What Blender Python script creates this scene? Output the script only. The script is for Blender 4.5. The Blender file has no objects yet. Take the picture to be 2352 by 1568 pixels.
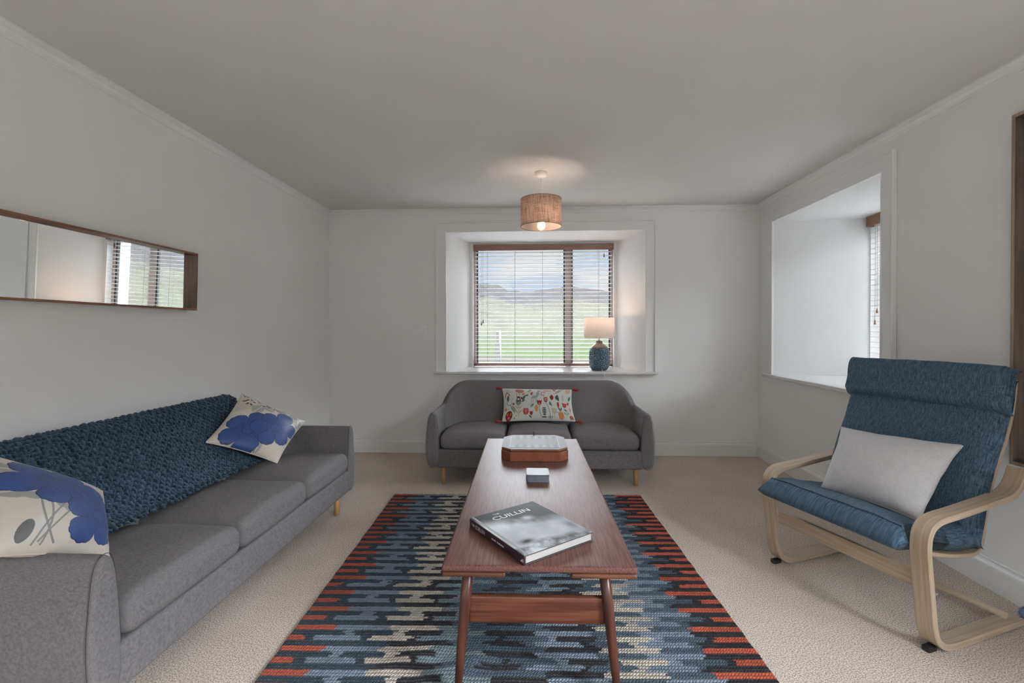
import bpy, bmesh, math, random
import numpy as np
from mathutils import Vector, Matrix

random.seed(7)
rng = np.random.default_rng(7)
C = bpy.context.scene.collection
sc = bpy.context.scene

# ------------------------------------------------------------------ camera
EYE = 1.214
cam_d = bpy.data.cameras.new('camera')
cam = bpy.data.objects.new('camera', cam_d)
C.objects.link(cam)
cam_d.sensor_width = 36.0
cam_d.lens = 1045.0 * 36.0 / 2352.0
cam_d.shift_y = (766.4 - 784.0) / 2352.0
cam_d.clip_start = 0.05
cam_d.clip_end = 4000
yaw, pitch, roll = math.atan(50 / 1045.0), 0.009, -0.0015
fwd = Vector((-math.sin(yaw) * math.cos(pitch), math.cos(yaw) * math.cos(pitch), -math.sin(pitch)))
rgt = Vector((math.cos(yaw), math.sin(yaw), 0))
upv = rgt.cross(fwd)
r2 = rgt * math.cos(roll) + upv * math.sin(roll)
u2 = -rgt * math.sin(roll) + upv * math.cos(roll)
cam.matrix_world = Matrix(((r2.x, u2.x, -fwd.x, 0), (r2.y, u2.y, -fwd.y, 0), (r2.z, u2.z, -fwd.z, EYE), (0, 0, 0, 1)))
sc.camera = cam

# ------------------------------------------------------------------ colour management
sc.view_settings.view_transform = 'Standard'
sc.view_settings.look = 'None'
sc.view_settings.gamma = 1.0
sc.view_settings.use_curve_mapping = False
sc.view_settings.exposure = 0.66
sc.cycles.use_denoising = True
sc.cycles.max_bounces = 10
sc.cycles.diffuse_bounces = 6
sc.cycles.glossy_bounces = 4
sc.cycles.transparent_max_bounces = 12
sc.cycles.sample_clamp_indirect = 12.0

# ------------------------------------------------------------------ sky: pale horizon band with cloud, bright overcast above
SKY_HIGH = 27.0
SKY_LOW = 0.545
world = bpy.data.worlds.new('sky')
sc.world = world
world.use_nodes = True
nt = world.node_tree
nt.nodes.clear()
out = nt.nodes.new('ShaderNodeOutputWorld')
bg = nt.nodes.new('ShaderNodeBackground')
tc = nt.nodes.new('ShaderNodeTexCoord')
sp = nt.nodes.new('ShaderNodeSeparateXYZ')
mp = nt.nodes.new('ShaderNodeMapping')
mp.inputs['Scale'].default_value = (5, 5, 16)
nz = nt.nodes.new('ShaderNodeTexNoise')
nz.inputs['Scale'].default_value = 1.3
nz.inputs['Detail'].default_value = 5
cr = nt.nodes.new('ShaderNodeValToRGB')
cr.color_ramp.elements[0].position = 0.44
cr.color_ramp.elements[0].color = (0.70, 0.82, 1.0, 1)
cr.color_ramp.elements[1].position = 0.60
cr.color_ramp.elements[1].color = (0.97, 0.98, 1.0, 1)
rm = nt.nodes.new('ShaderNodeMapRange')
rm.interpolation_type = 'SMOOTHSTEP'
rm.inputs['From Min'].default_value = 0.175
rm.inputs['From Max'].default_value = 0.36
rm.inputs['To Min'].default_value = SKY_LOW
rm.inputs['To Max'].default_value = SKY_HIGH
nt.links.new(tc.outputs['Generated'], sp.inputs[0])
nt.links.new(tc.outputs['Generated'], mp.inputs[0])
nt.links.new(mp.outputs[0], nz.inputs['Vector'])
nt.links.new(nz.outputs['Fac'], cr.inputs[0])
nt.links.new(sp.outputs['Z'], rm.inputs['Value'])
hf = nt.nodes.new('ShaderNodeMapRange'); hf.inputs['From Min'].default_value = 0.17; hf.inputs['From Max'].default_value = 0.30
hm = nt.nodes.new('ShaderNodeMix'); hm.data_type = 'RGBA'; hm.inputs['B'].default_value = (0.885, 0.94, 1.0, 1)
nt.links.new(sp.outputs['Z'], hf.inputs['Value']); nt.links.new(hf.outputs[0], hm.inputs['Factor']); nt.links.new(cr.outputs[0], hm.inputs['A'])
nt.links.new(hm.outputs['Result'], bg.inputs['Color'])
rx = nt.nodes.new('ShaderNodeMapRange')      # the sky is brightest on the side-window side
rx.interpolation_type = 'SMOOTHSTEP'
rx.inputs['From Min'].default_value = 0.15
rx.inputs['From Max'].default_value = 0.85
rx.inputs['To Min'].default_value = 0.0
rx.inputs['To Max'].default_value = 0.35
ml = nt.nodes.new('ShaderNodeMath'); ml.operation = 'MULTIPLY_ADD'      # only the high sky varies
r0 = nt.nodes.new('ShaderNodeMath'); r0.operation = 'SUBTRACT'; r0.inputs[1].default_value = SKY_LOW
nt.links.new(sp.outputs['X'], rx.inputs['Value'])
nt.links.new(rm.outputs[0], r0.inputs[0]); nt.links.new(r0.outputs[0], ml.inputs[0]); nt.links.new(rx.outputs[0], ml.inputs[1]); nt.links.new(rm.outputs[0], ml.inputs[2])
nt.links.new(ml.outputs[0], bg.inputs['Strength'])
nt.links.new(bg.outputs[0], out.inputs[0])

# ------------------------------------------------------------------ daylight
def area(name, loc, rot, sx, sy, energy, col, portal=False):
    l = bpy.data.lights.new(name, 'AREA')
    l.shape = 'RECTANGLE'; l.size = sx; l.size_y = sy
    l.energy = energy; l.color = col
    o = bpy.data.objects.new(name, l)
    o.location = loc; o.rotation_euler = rot
    C.objects.link(o)
    if portal:
        l.cycles.is_portal = True
    return o
PI = math.pi
# sky portals in the windows and the added openings (the sky is the only daylight)
area('sky_portal', (0.05, -4.30, 1.575), (PI / 2, 0, 0), 1.75, 1.2, 1, (1, 1, 1), True)  # in the added rear opening
area('sky_portal', (2.21, -0.225, 1.55), (PI / 2, 0, PI / 2), 1.30, 1.25, 1, (1, 1, 1), True)  # in the added side opening
area('sky_portal', (0.1, 5.20, 1.48), (-PI / 2, 0, 0), 1.6, 1.4, 1, (1, 1, 1), True)
area('sky_portal', (3.08, 3.53, 1.48), (PI / 2, 0, PI / 2), 1.0, 1.4, 1, (1, 1, 1), True)

# ------------------------------------------------------------------ room sizes (metres)
XL, XR, YB, YR, ZC = -2.04, 2.14, 4.45, -4.20, 2.40

# ================================================================== helpers
def mesh_obj(name, verts, faces, mat=None, parent=None, smooth=True, cols=None, uvs=None):
    me = bpy.data.meshes.new(name)
    me.from_pydata([tuple(v) for v in verts] if not isinstance(verts, np.ndarray) else verts.tolist(), [], faces if isinstance(faces, list) else faces.tolist())
    if smooth:
        me.polygons.foreach_set('use_smooth', [True] * len(me.polygons))
    if cols is not None:
        a = me.color_attributes.new('col', 'FLOAT_COLOR', 'POINT')
        c = np.ones((len(me.vertices), 4), np.float32)
        c[:, :3] = cols
        a.data.foreach_set('color', c.ravel())
    if uvs is not None:
        uvl = me.uv_layers.new(name='uv')
        idx = np.empty(len(me.loops), np.int32)
        me.loops.foreach_get('vertex_index', idx)
        uvl.data.foreach_set('uv', np.asarray(uvs, np.float32)[idx].ravel())
    me.update()
    o = bpy.data.objects.new(name, me)
    C.objects.link(o)
    if mat: me.materials.append(mat)
    if parent: o.parent = parent
    return o

def tag(o, label=None, cat=None, group=None, kind=None):
    if label: o['label'] = label
    if cat: o['category'] = cat
    if group: o['group'] = group
    if kind: o['kind'] = kind
    return o

def empty(name, loc=(0, 0, 0), rz=0.0):
    o = bpy.data.objects.new(name, None)
    o.empty_display_size = 0.1
    o.location = loc; o.rotation_euler = (0, 0, rz)
    C.objects.link(o)
    return o

class MB:
    """collects shapes, then links them as one mesh object"""
    def __init__(s): s.v = []; s.f = []
    def add(s, v, f):
        n = len(s.v)
        s.v.extend([tuple(map(float, p)) for p in v])
        s.f.extend([tuple(int(i) + n for i in q) for q in f])
        return s
    def box(s, lo, hi):
        x0, y0, z0 = lo; x1, y1, z1 = hi
        return s.add([(x0, y0, z0), (x1, y0, z0), (x1, y1, z0), (x0, y1, z0), (x0, y0, z1), (x1, y0, z1), (x1, y1, z1), (x0, y1, z1)],
                     [(0, 3, 2, 1), (4, 5, 6, 7), (0, 1, 5, 4), (1, 2, 6, 5), (2, 3, 7, 6), (3, 0, 4, 7)])
    def rbox(s, lo, hi, r, seg=3, inner=1, fn=None):
        v, f = rbox(lo, hi, r, seg, inner)
        if fn is not None: v = fn(v)
        return s.add(v, f)
    def tube(s, pts, rad, n=8, cap=True):
        v, f = tube(pts, rad, n, cap); return s.add(v, f)
    def lathe(s, prof, n=48, c=(0, 0, 0)):
        v = []; f = []
        m = len(prof)
        for i in range(n):
            a = 2 * PI * i / n
            for r, z in prof: v.append((c[0] + r * math.cos(a), c[1] + r * math.sin(a), c[2] + z))
        for i in range(n):
            j = (i + 1) % n
            for k in range(m - 1): f.append((i * m + k, j * m + k, j * m + k + 1, i * m + k + 1))
        return s.add(v, f)
    def build(s, name, mat, parent=None, smooth=False):
        return mesh_obj(name, s.v, s.f, mat, parent, smooth)

def rbox(lo, hi, r, seg=3, inner=1):
    lo = np.array(lo, float); hi = np.array(hi, float)
    r = min(r, 0.499 * float((hi - lo).min()))
    axes = []
    for k in range(3):
        t = np.tan(np.linspace(0, PI / 4, seg + 1)) * r
        a = list(lo[k] + r - t[::-1]) + list(np.linspace(lo[k] + r, hi[k] - r, inner + 1)[1:-1]) + list(hi[k] - r + t)
        axes.append(a)
    n = [len(a) for a in axes]
    idx = {}; pts = []
    def vid(i, j, k):
        key = (i, j, k)
        if key not in idx:
            p = np.array((axes[0][i], axes[1][j], axes[2][k]))
            q = np.minimum(np.maximum(p, lo + r), hi - r)
            d = p - q; L = np.linalg.norm(d)
            if L > 1e-9: p = q + d / L * r
            idx[key] = len(pts); pts.append(p)
        return idx[key]
    f = []
    for ax in range(3):
        b, c = (ax + 1) % 3, (ax + 2) % 3
        for side in (0, n[ax] - 1):
            for i in range(n[b] - 1):
                for j in range(n[c] - 1):
                    q = []
                    for di, dj in ((0, 0), (1, 0), (1, 1), (0, 1)):
                        key = [0, 0, 0]; key[ax] = side; key[b] = i + di; key[c] = j + dj
                        q.append(vid(*key))
                    if side == 0: q = q[::-1]
                    f.append(tuple(q))
    return np.array(pts), f

def tube(pts, rad, n=8, cap=True):
    P = np.array(pts, float); m = len(P)
    R = np.full(m, rad) if np.isscalar(rad) else np.array(rad, float)
    T = np.gradient(P, axis=0); T /= np.linalg.norm(T, axis=1)[:, None] + 1e-12
    ref = np.array((0, 0, 1.0)) if abs(T[0][2]) < 0.9 else np.array((1.0, 0, 0))
    v = []; N = np.cross(T[0], ref); N /= np.linalg.norm(N)
    for i in range(m):
        N = N - T[i] * (N @ T[i]); N /= np.linalg.norm(N) + 1e-12
        B = np.cross(T[i], N)
        for k in range(n):
            a = 2 * PI * k / n
            v.append(P[i] + R[i] * (math.cos(a) * N + math.sin(a) * B))
    f = []
    for i in range(m - 1):
        for k in range(n):
            k2 = (k + 1) % n
            f.append((i * n + k, i * n + k2, (i + 1) * n + k2, (i + 1) * n + k))
    if cap:
        f.append(tuple(range(n))[::-1]); f.append(tuple((m - 1) * n + k for k in range(n)))
    return v, f

def grid_faces(ny, nx, off=0, flip=False):
    i = np.arange(ny - 1)[:, None] * nx + np.arange(nx - 1)[None, :]
    q = np.stack([i, i + 1, i + nx + 1, i + nx], -1).reshape(-1, 4) + off
    return q[:, ::-1] if flip else q

def catmull(pts, n=8):
    P = [np.array(p, float) for p in pts]
    P = [2 * P[0] - P[1]] + P + [2 * P[-1] - P[-2]]
    o = []
    for i in range(1, len(P) - 2):
        for k in range(n):
            t = k / n
            o.append(0.5 * ((2 * P[i]) + (-P[i - 1] + P[i + 1]) * t + (2 * P[i - 1] - 5 * P[i] + 4 * P[i + 1] - P[i + 2]) * t * t + (-P[i - 1] + 3 * P[i] - 3 * P[i + 1] + P[i + 2]) * t ** 3))
    o.append(P[-2])
    return np.array(o)

def vnoise(x, y, seed=0):
    """value noise, arrays in, about -1..1"""
    xi = np.floor(x).astype(np.int64); yi = np.floor(y).astype(np.int64)
    fx = x - xi; fy = y - yi
    fx = fx * fx * (3 - 2 * fx); fy = fy * fy * (3 - 2 * fy)
    def h(a, b):
        n = (a * 374761393 + b * 668265263 + seed * 974634777) & 0xffffffff
        n = ((n ^ (n >> 13)) * 1274126177) & 0xffffffff
        return ((n ^ (n >> 16)) & 0xffff) / 32767.5 - 1
    return (h(xi, yi) * (1 - fx) + h(xi + 1, yi) * fx) * (1 - fy) + (h(xi, yi + 1) * (1 - fx) + h(xi + 1, yi + 1) * fx) * fy

def fbm(x, y, seed=0, oct=4):
    s = 0; a = 1; t = 0
    for k in range(oct):
        s = s + a * vnoise(x * 2 ** k, y * 2 ** k, seed + k); t += a; a *= 0.5
    return s / t

# ------------------------------------------------------------------ materials
def lin(r, g, b):
    f = lambda c: (c / 255) / 12.92 if c <= 10 else ((c / 255 + 0.055) / 1.055) ** 2.4
    return (f(r), f(g), f(b), 1)

def mat(name, col, rough=0.6, spec=0.5, metal=0.0, coat=0.0, sheen=0.0):
    m = bpy.data.materials.new(name); m.use_nodes = True
    b = m.node_tree.nodes['Principled BSDF']
    b.inputs['Base Color'].default_value = col if len(col) == 4 else (*col, 1)
    b.inputs['Roughness'].default_value = rough
    b.inputs['Specular IOR Level'].default_value = spec
    b.inputs['Metallic'].default_value = metal
    b.inputs['Coat Weight'].default_value = coat
    b.inputs['Sheen Weight'].default_value = sheen
    return m

def N(m, t): return m.node_tree.nodes.new(t)
def LK(m, a, b): m.node_tree.links.new(a, b)
def bsdf(m): return m.node_tree.nodes['Principled BSDF']

def add_noise(m, c1, c2, scale=(1, 1, 1), nscale=5.0, detail=4, coord='Object', lo=0.35, hi=0.65, bump=0.0, bdist=0.002, rough=None):
    t = N(m, 'ShaderNodeTexCoord'); mp = N(m, 'ShaderNodeMapping'); mp.inputs['Scale'].default_value = scale
    n = N(m, 'ShaderNodeTexNoise'); n.inputs['Scale'].default_value = nscale; n.inputs['Detail'].default_value = detail
    r = N(m, 'ShaderNodeValToRGB'); r.color_ramp.elements[0].position = lo; r.color_ramp.elements[1].position = hi
    r.color_ramp.elements[0].color = c1; r.color_ramp.elements[1].color = c2
    LK(m, t.outputs[coord], mp.inputs[0]); LK(m, mp.outputs[0], n.inputs['Vector']); LK(m, n.outputs['Fac'], r.inputs[0])
    LK(m, r.outputs[0], bsdf(m).inputs['Base Color'])
    if bump:
        b = N(m, 'ShaderNodeBump'); b.inputs['Strength'].default_value = bump; b.inputs['Distance'].default_value = bdist
        LK(m, n.outputs['Fac'], b.inputs['Height']); LK(m, b.outputs[0], bsdf(m).inputs['Normal'])
    return n

def weave(name, c1, c2, rough=0.9, amp=1.0, sheen=0.0, bump=0.35, dens=1.0, vert=1.0):
    """slubby woven cloth: crossed stretched noises in object space"""
    m = mat(name, c1, rough, 0.2, sheen=sheen)
    t = N(m, 'ShaderNodeTexCoord')
    outs = []
    for sc3, w in (((60 * dens, 60 * dens, 700 * dens), 1), ((700 * dens, 60 * dens, 60 * dens), vert), ((60 * dens, 700 * dens, 60 * dens), 1)):
        mp = N(m, 'ShaderNodeMapping'); mp.inputs['Scale'].default_value = sc3
        n = N(m, 'ShaderNodeTexNoise'); n.inputs['Scale'].default_value = 0.55; n.inputs['Detail'].default_value = 2
        LK(m, t.outputs['Object'], mp.inputs[0]); LK(m, mp.outputs[0], n.inputs['Vector'])
        outs.append((n, w))
    a1 = N(m, 'ShaderNodeMath'); a1.operation = 'ADD'; LK(m, outs[0][0].outputs['Fac'], a1.inputs[0])
    mu = N(m, 'ShaderNodeMath'); mu.operation = 'MULTIPLY'; mu.inputs[1].default_value = vert; LK(m, outs[1][0].outputs['Fac'], mu.inputs[0]); LK(m, mu.outputs[0], a1.inputs[1])
    a2 = N(m, 'ShaderNodeMath'); a2.operation = 'ADD'; LK(m, a1.outputs[0], a2.inputs[0]); LK(m, outs[2][0].outputs['Fac'], a2.inputs[1])
    r = N(m, 'ShaderNodeMapRange'); cen = 0.5 * (2 + vert)
    r.inputs['From Min'].default_value = cen - 0.32 / amp; r.inputs['From Max'].default_value = cen + 0.32 / amp
    LK(m, a2.outputs[0], r.inputs['Value'])
    mx = N(m, 'ShaderNodeMix'); mx.data_type = 'RGBA'
    mx.inputs['A'].default_value = c1; mx.inputs['B'].default_value = c2
    LK(m, r.outputs[0], mx.inputs['Factor']); LK(m, mx.outputs['Result'], bsdf(m).inputs['Base Color'])
    if bump:
        b = N(m, 'ShaderNodeBump'); b.inputs['Strength'].default_value = bump; b.inputs['Distance'].default_value = 0.0015
        LK(m, a2.outputs[0], b.inputs['Height']); LK(m, b.outputs[0], bsdf(m).inputs['Normal'])
    return m

def wood(name, c1, c2, axis='x', rough=0.4, coat=0.0, fine=1.0, bump=0.1, spec=0.5, lo=0.38, hi=0.62):
    m = mat(name, c1, rough, spec, coat=coat)
    s = {'x': (1.2, 26, 26), 'y': (26, 1.2, 26), 'z': (26, 26, 1.2)}[axis]
    n = add_noise(m, c1, c2, tuple(a * fine for a in s), 3.2, 5, lo=lo, hi=hi, bump=bump, bdist=0.0008)
    return m

def vcol(name, rough=0.7, spec=0.3, sheen=0.0, bump_scale=0, bump=0.3, uvscale=None):
    m = mat(name, (1, 1, 1, 1), rough, spec, sheen=sheen)
    a = N(m, 'ShaderNodeVertexColor'); a.layer_name = 'col'
    LK(m, a.outputs['Color'], bsdf(m).inputs['Base Color'])
    if bump_scale:
        t = N(m, 'ShaderNodeTexCoord'); n = N(m, 'ShaderNodeTexNoise'); n.inputs['Scale'].default_value = bump_scale
        LK(m, t.outputs['Object'], n.inputs['Vector'])
        b = N(m, 'ShaderNodeBump'); b.inputs['Strength'].default_value = bump; b.inputs['Distance'].default_value = 0.001
        LK(m, n.outputs['Fac'], b.inputs['Height']); LK(m, b.outputs[0], bsdf(m).inputs['Normal'])
    return m

M = {}
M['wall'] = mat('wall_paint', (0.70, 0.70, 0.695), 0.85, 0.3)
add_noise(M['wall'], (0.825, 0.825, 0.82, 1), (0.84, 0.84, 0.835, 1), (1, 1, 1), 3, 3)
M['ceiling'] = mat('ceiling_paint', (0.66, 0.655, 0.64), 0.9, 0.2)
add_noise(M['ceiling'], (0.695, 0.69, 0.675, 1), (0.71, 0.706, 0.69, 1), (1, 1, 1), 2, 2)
M['gloss'] = mat('white_woodwork', (0.76, 0.76, 0.755), 0.32, 0.5)
add_noise(M['gloss'], (0.80, 0.80, 0.795, 1), (0.82, 0.82, 0.815, 1), (1, 1, 1), 4, 2)
M['reveal'] = mat('reveal_paint', (0.74, 0.74, 0.735), 0.7, 0.3)
M['sill'] = mat('sill_gloss_paint', (0.72, 0.72, 0.72), 0.18, 0.5)

def carpet_mat():
    m = mat('wool_carpet', lin(172, 160, 150), 0.95, 0.1, sheen=0.15)
    t = N(m, 'ShaderNodeTexCoord')
    v = N(m, 'ShaderNodeTexVoronoi'); v.inputs['Scale'].default_value = 300; v.feature = 'F1'
    n = N(m, 'ShaderNodeTexNoise'); n.inputs['Scale'].default_value = 210; n.inputs['Detail'].default_value = 3
    n2 = N(m, 'ShaderNodeTexNoise'); n2.inputs['Scale'].default_value = 2.5; n2.inputs['Detail'].default_value = 3
    for q in (v, n, n2): LK(m, t.outputs['Object'], q.inputs['Vector'])
    r = N(m, 'ShaderNodeValToRGB')
    r.color_ramp.elements[0].position = 0.36; r.color_ramp.elements[0].color = (0.27, 0.225, 0.185, 1)
    r.color_ramp.elements[1].position = 0.60; r.color_ramp.elements[1].color = (0.82, 0.71, 0.61, 1)
    LK(m, n.outputs['Fac'], r.inputs[0])
    mx = N(m, 'ShaderNodeMix'); mx.data_type = 'RGBA'; mx.blend_type = 'MULTIPLY'; mx.inputs['Factor'].default_value = 0.5
    r3 = N(m, 'ShaderNodeValToRGB'); r3.color_ramp.elements[0].position = 0.3; r3.color_ramp.elements[0].color = (0.75, 0.75, 0.75, 1); r3.color_ramp.elements[1].position = 0.65
    LK(m, n2.outputs['Fac'], r3.inputs[0]); LK(m, r.outputs[0], mx.inputs['A']); LK(m, r3.outputs[0], mx.inputs['B'])
    LK(m, mx.outputs['Result'], bsdf(m).inputs['Base Color'])
    ad = N(m, 'ShaderNodeMath'); ad.operation = 'SUBTRACT'; LK(m, n.outputs['Fac'], ad.inputs[0]); LK(m, v.outputs['Distance'], ad.inputs[1])
    b = N(m, 'ShaderNodeBump'); b.inputs['Strength'].default_value = 0.5; b.inputs['Distance'].default_value = 0.003
    LK(m, ad.outputs[0], b.inputs['Height']); LK(m, b.outputs[0], bsdf(m).inputs['Normal'])
    return m
M['carpet'] = carpet_mat()
M['sofa_seam'] = mat('sofa_seam_thread', (0.05, 0.047, 0.048), 0.9)
M['sofa'] = weave('grey_sofa_weave', (0.112, 0.105, 0.107, 1), (0.215, 0.203, 0.206, 1), amp=0.8, dens=3.0, bump=0.25)
def uvcloth(name, c1, c2, su, sv):
    m = mat(name, c1, 0.9, 0.15, sheen=0.05)
    t = N(m, 'ShaderNodeTexCoord'); res = []
    for a, b_, w in ((su, sv * 14, 1.0), (su * 5, sv * 3, 0.0)):
        mp = N(m, 'ShaderNodeMapping'); mp.inputs['Scale'].default_value = (a, b_, 1); n = N(m, 'ShaderNodeTexNoise'); n.inputs['Scale'].default_value = 1.0; n.inputs['Detail'].default_value = 3
        LK(m, t.outputs['UV'], mp.inputs[0]); LK(m, mp.outputs[0], n.inputs['Vector']); res.append(n)
    ad = N(m, 'ShaderNodeMath'); ad.operation = 'MULTIPLY_ADD'; ad.inputs[1].default_value = 0.45; LK(m, res[1].outputs['Fac'], ad.inputs[0]); LK(m, res[0].outputs['Fac'], ad.inputs[2])
    r = N(m, 'ShaderNodeMapRange'); r.inputs['From Min'].default_value = 0.52; r.inputs['From Max'].default_value = 0.98; LK(m, ad.outputs[0], r.inputs['Value'])
    mx = N(m, 'ShaderNodeMix'); mx.data_type = 'RGBA'; mx.inputs['A'].default_value = c1; mx.inputs['B'].default_value = c2
    LK(m, r.outputs[0], mx.inputs['Factor']); LK(m, mx.outputs['Result'], bsdf(m).inputs['Base Color'])
    b = N(m, 'ShaderNodeBump'); b.inputs['Strength'].default_value = 0.3; b.inputs['Distance'].default_value = 0.0012; LK(m, ad.outputs[0], b.inputs['Height']); LK(m, b.outputs[0], bsdf(m).inputs['Normal'])
    return m
M['blue'] = uvcloth('blue_seat_cloth', (0.024, 0.052, 0.088, 1), (0.120, 0.192, 0.265, 1), 26, 26)
def uvwood(name, c1, c2):
    m = mat(name, c1, 0.42, 0.4)
    t = N(m, 'ShaderNodeTexCoord'); mp = N(m, 'ShaderNodeMapping'); mp.inputs['Scale'].default_value = (3.0, 75, 1); n = N(m, 'ShaderNodeTexNoise'); n.inputs['Scale'].default_value = 1.0; n.inputs['Detail'].default_value = 5; n.inputs['Distortion'].default_value = 0.6
    LK(m, t.outputs['UV'], mp.inputs[0]); LK(m, mp.outputs[0], n.inputs['Vector'])
    r = N(m, 'ShaderNodeValToRGB'); r.color_ramp.elements[0].position = .38; r.color_ramp.elements[1].position = .62; r.color_ramp.elements[0].color = c1; r.color_ramp.elements[1].color = c2
    LK(m, n.outputs['Fac'], r.inputs[0]); LK(m, r.outputs[0], bsdf(m).inputs['Base Color'])
    return m
M['blue_dark'] = weave('blue_seat_cloth_border', (0.015, 0.035, 0.06, 1), (0.045, 0.08, 0.12, 1), amp=0.9)
M['leg'] = wood('pale_oak_leg', lin(176, 132, 88), lin(205, 165, 118), 'z', 0.45)
M['teak_top'] = wood('teak_top', (0.108, 0.044, 0.035, 1), (0.165, 0.078, 0.066, 1), 'y', 0.40, coat=0.0, fine=2.2, bump=0.12, lo=0.40, hi=0.60, spec=.19)
bsdf(M['teak_top']).inputs['Coat Roughness'].default_value = 0.2
M['teak'] = wood('teak_rail', (0.085, 0.026, 0.013, 1), (0.15, 0.052, 0.028, 1), 'x', 0.33)
M['teak_leg'] = wood('teak_leg', (0.06, 0.020, 0.013, 1), (0.11, 0.038, 0.022, 1), 'z', 0.33)
M['oak_b'] = uvwood('pale_oak_veneer', (0.40, 0.305, 0.215, 1), (0.50, 0.395, 0.295, 1))
M['oak_z'] = wood('pale_oak_rail', (0.40, 0.305, 0.215, 1), (0.50, 0.395, 0.295, 1), 'y', 0.42, fine=1.0)
M['frame'] = wood('mirror_walnut', (0.18, 0.075, 0.035, 1), (0.34, 0.16, 0.085, 1), 'y', 0.45)
M['frame_z'] = wood('mirror_walnut_upright', (0.10, 0.06, 0.042, 1), (0.21, 0.13, 0.09, 1), 'z', 0.45)
M['frame_oak'] = wood('tall_frame_oak', (0.30, 0.20, 0.13, 1), (0.40, 0.28, 0.19, 1), 'z', 0.5)
M['frame_dark'] = wood('tall_frame_walnut', (0.065, 0.045, 0.033, 1), (0.12, 0.085, 0.065, 1), 'z', 0.5)
M['mirror'] = mat('mirror_glass', (0.90, 0.92, 0.91), 0.0, 0.5, 1.0)
M['black'] = mat('black_rubber', (0.012, 0.012, 0.013), 0.5)
M['steel'] = mat('steel_screw', (0.6, 0.6, 0.6), 0.3, metal=1.0)
M['linen_white'] = weave('white_cushion_cotton', (0.50, 0.49, 0.50, 1), (0.60, 0.59, 0.60, 1), amp=0.8, bump=0.15, dens=1.5)
M['slat'] = mat('blind_slat_paint', (0.70, 0.68, 0.68), 0.35)
M['valance'] = wood('blind_valance_wood', (0.23, 0.125, 0.085, 1), (0.29, 0.17, 0.12, 1), 'x', 0.4)
M['valance_y'] = wood('blind_valance_wood_side', (0.26, 0.13, 0.07, 1), (0.33, 0.18, 0.105, 1), 'y', 0.4)
M['cord'] = mat('blind_cord', (0.15, 0.14, 0.15), 0.8)
M['tassel'] = wood('cord_pull_wood', (0.05, 0.03, 0.02, 1), (0.09, 0.05, 0.03, 1), 'z', 0.5)
M['tassel_tan'] = wood('cord_pull_tan', (0.25, 0.13, 0.07, 1), (0.32, 0.17, 0.10, 1), 'z', 0.5)
M['win'] = mat('window_frame_paint', (0.36, 0.295, 0.275), 0.45)
M['gasket'] = mat('window_gasket', (0.02, 0.02, 0.025), 0.6)
M['plastic'] = mat('white_plastic', (0.84, 0.84, 0.84), 0.35)
M['render'] = mat('outside_render', (0.75, 0.76, 0.78), 0.8)

def glass_mat():
    m = bpy.data.materials.new('window_pane'); m.use_nodes = True
    nt = m.node_tree; nt.nodes.clear()
    o = nt.nodes.new('ShaderNodeOutputMaterial'); mx = nt.nodes.new('ShaderNodeMixShader')
    t = nt.nodes.new('ShaderNodeBsdfTransparent'); g = nt.nodes.new('ShaderNodeBsdfGlossy'); g.inputs['Roughness'].default_value = 0.0
    t.inputs['Color'].default_value = (0.97, 0.98, 0.98, 1)
    f = nt.nodes.new('ShaderNodeFresnel'); f.inputs['IOR'].default_value = 1.35
    nt.links.new(f.outputs[0], mx.inputs[0]); nt.links.new(t.outputs[0], mx.inputs[1]); nt.links.new(g.outputs[0], mx.inputs[2]); nt.links.new(mx.outputs[0], o.inputs[0])
    return m
M['pane'] = glass_mat()

# ================================================================== the room
def struct(o): o['kind'] = 'structure'; return o

# floor and ceiling
nx, ny = 2, 2
fl = MB(); fl.box((XL - 0.1, YR - 0.1, -0.12), (XR + 0.1, YB + 0.1, 0)); struct(fl.build('floor', M['carpet']))
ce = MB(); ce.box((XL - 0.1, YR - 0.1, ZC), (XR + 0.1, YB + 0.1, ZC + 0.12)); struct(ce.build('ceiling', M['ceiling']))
wl = MB(); wl.box((XL - 0.12, YR - 0.1, 0), (XL, YB, ZC)); struct(wl.build('wall_left', M['wall']))

# back window opening (front plane) and inner opening
BW = dict(x0=-0.859, x1=1.071, z0=0.80, z1=2.17, ix0=-0.706, ix1=0.904, dep=0.55)
RW = dict(y0=2.90, y1=4.17, z0=0.80, z1=2.17, iy0=3.03, iy1=4.05, dep=0.74)
wb = MB()
wb.box((XL - 0.12, YB, 0), (BW['x0'], YB + 0.06, ZC)); wb.box((BW['x1'], YB, 0), (XR + 0.02, YB + 0.06, ZC))
wb.box((BW['x0'], YB, 0), (BW['x1'], YB + 0.06, BW['z0'] - 0.02)); wb.box((BW['x0'], YB, BW['z1'] + 0.003), (BW['x1'], YB + 0.06, ZC))
struct(wb.build('wall_back', M['wall']))
wr = MB()
FILL_OPENING = (-0.85, 0.40, 0.95, 2.15)     # unseen side opening, added to let more sky light in
wr.box((XR, YR - 0.1, 0), (XR + 0.06, FILL_OPENING[0], ZC)); wr.box((XR, FILL_OPENING[1], 0), (XR + 0.06, RW['y0'], ZC)); wr.box((XR, FILL_OPENING[0], 0), (XR + 0.06, FILL_OPENING[1], FILL_OPENING[2])); wr.box((XR, FILL_OPENING[0], FILL_OPENING[3]), (XR + 0.06, FILL_OPENING[1], ZC)); wr.box((XR, RW['y1'], 0), (XR + 0.06, YB + 0.06, ZC))
wr.box((XR, RW['y0'], 0), (XR + 0.06, RW['y1'], RW['z0'] - 0.02)); wr.box((XR, RW['y0'], RW['z1'] + 0.003), (XR + 0.06, RW['y1'], ZC))
struct(wr.build('wall_right', M['wall']))
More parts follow.
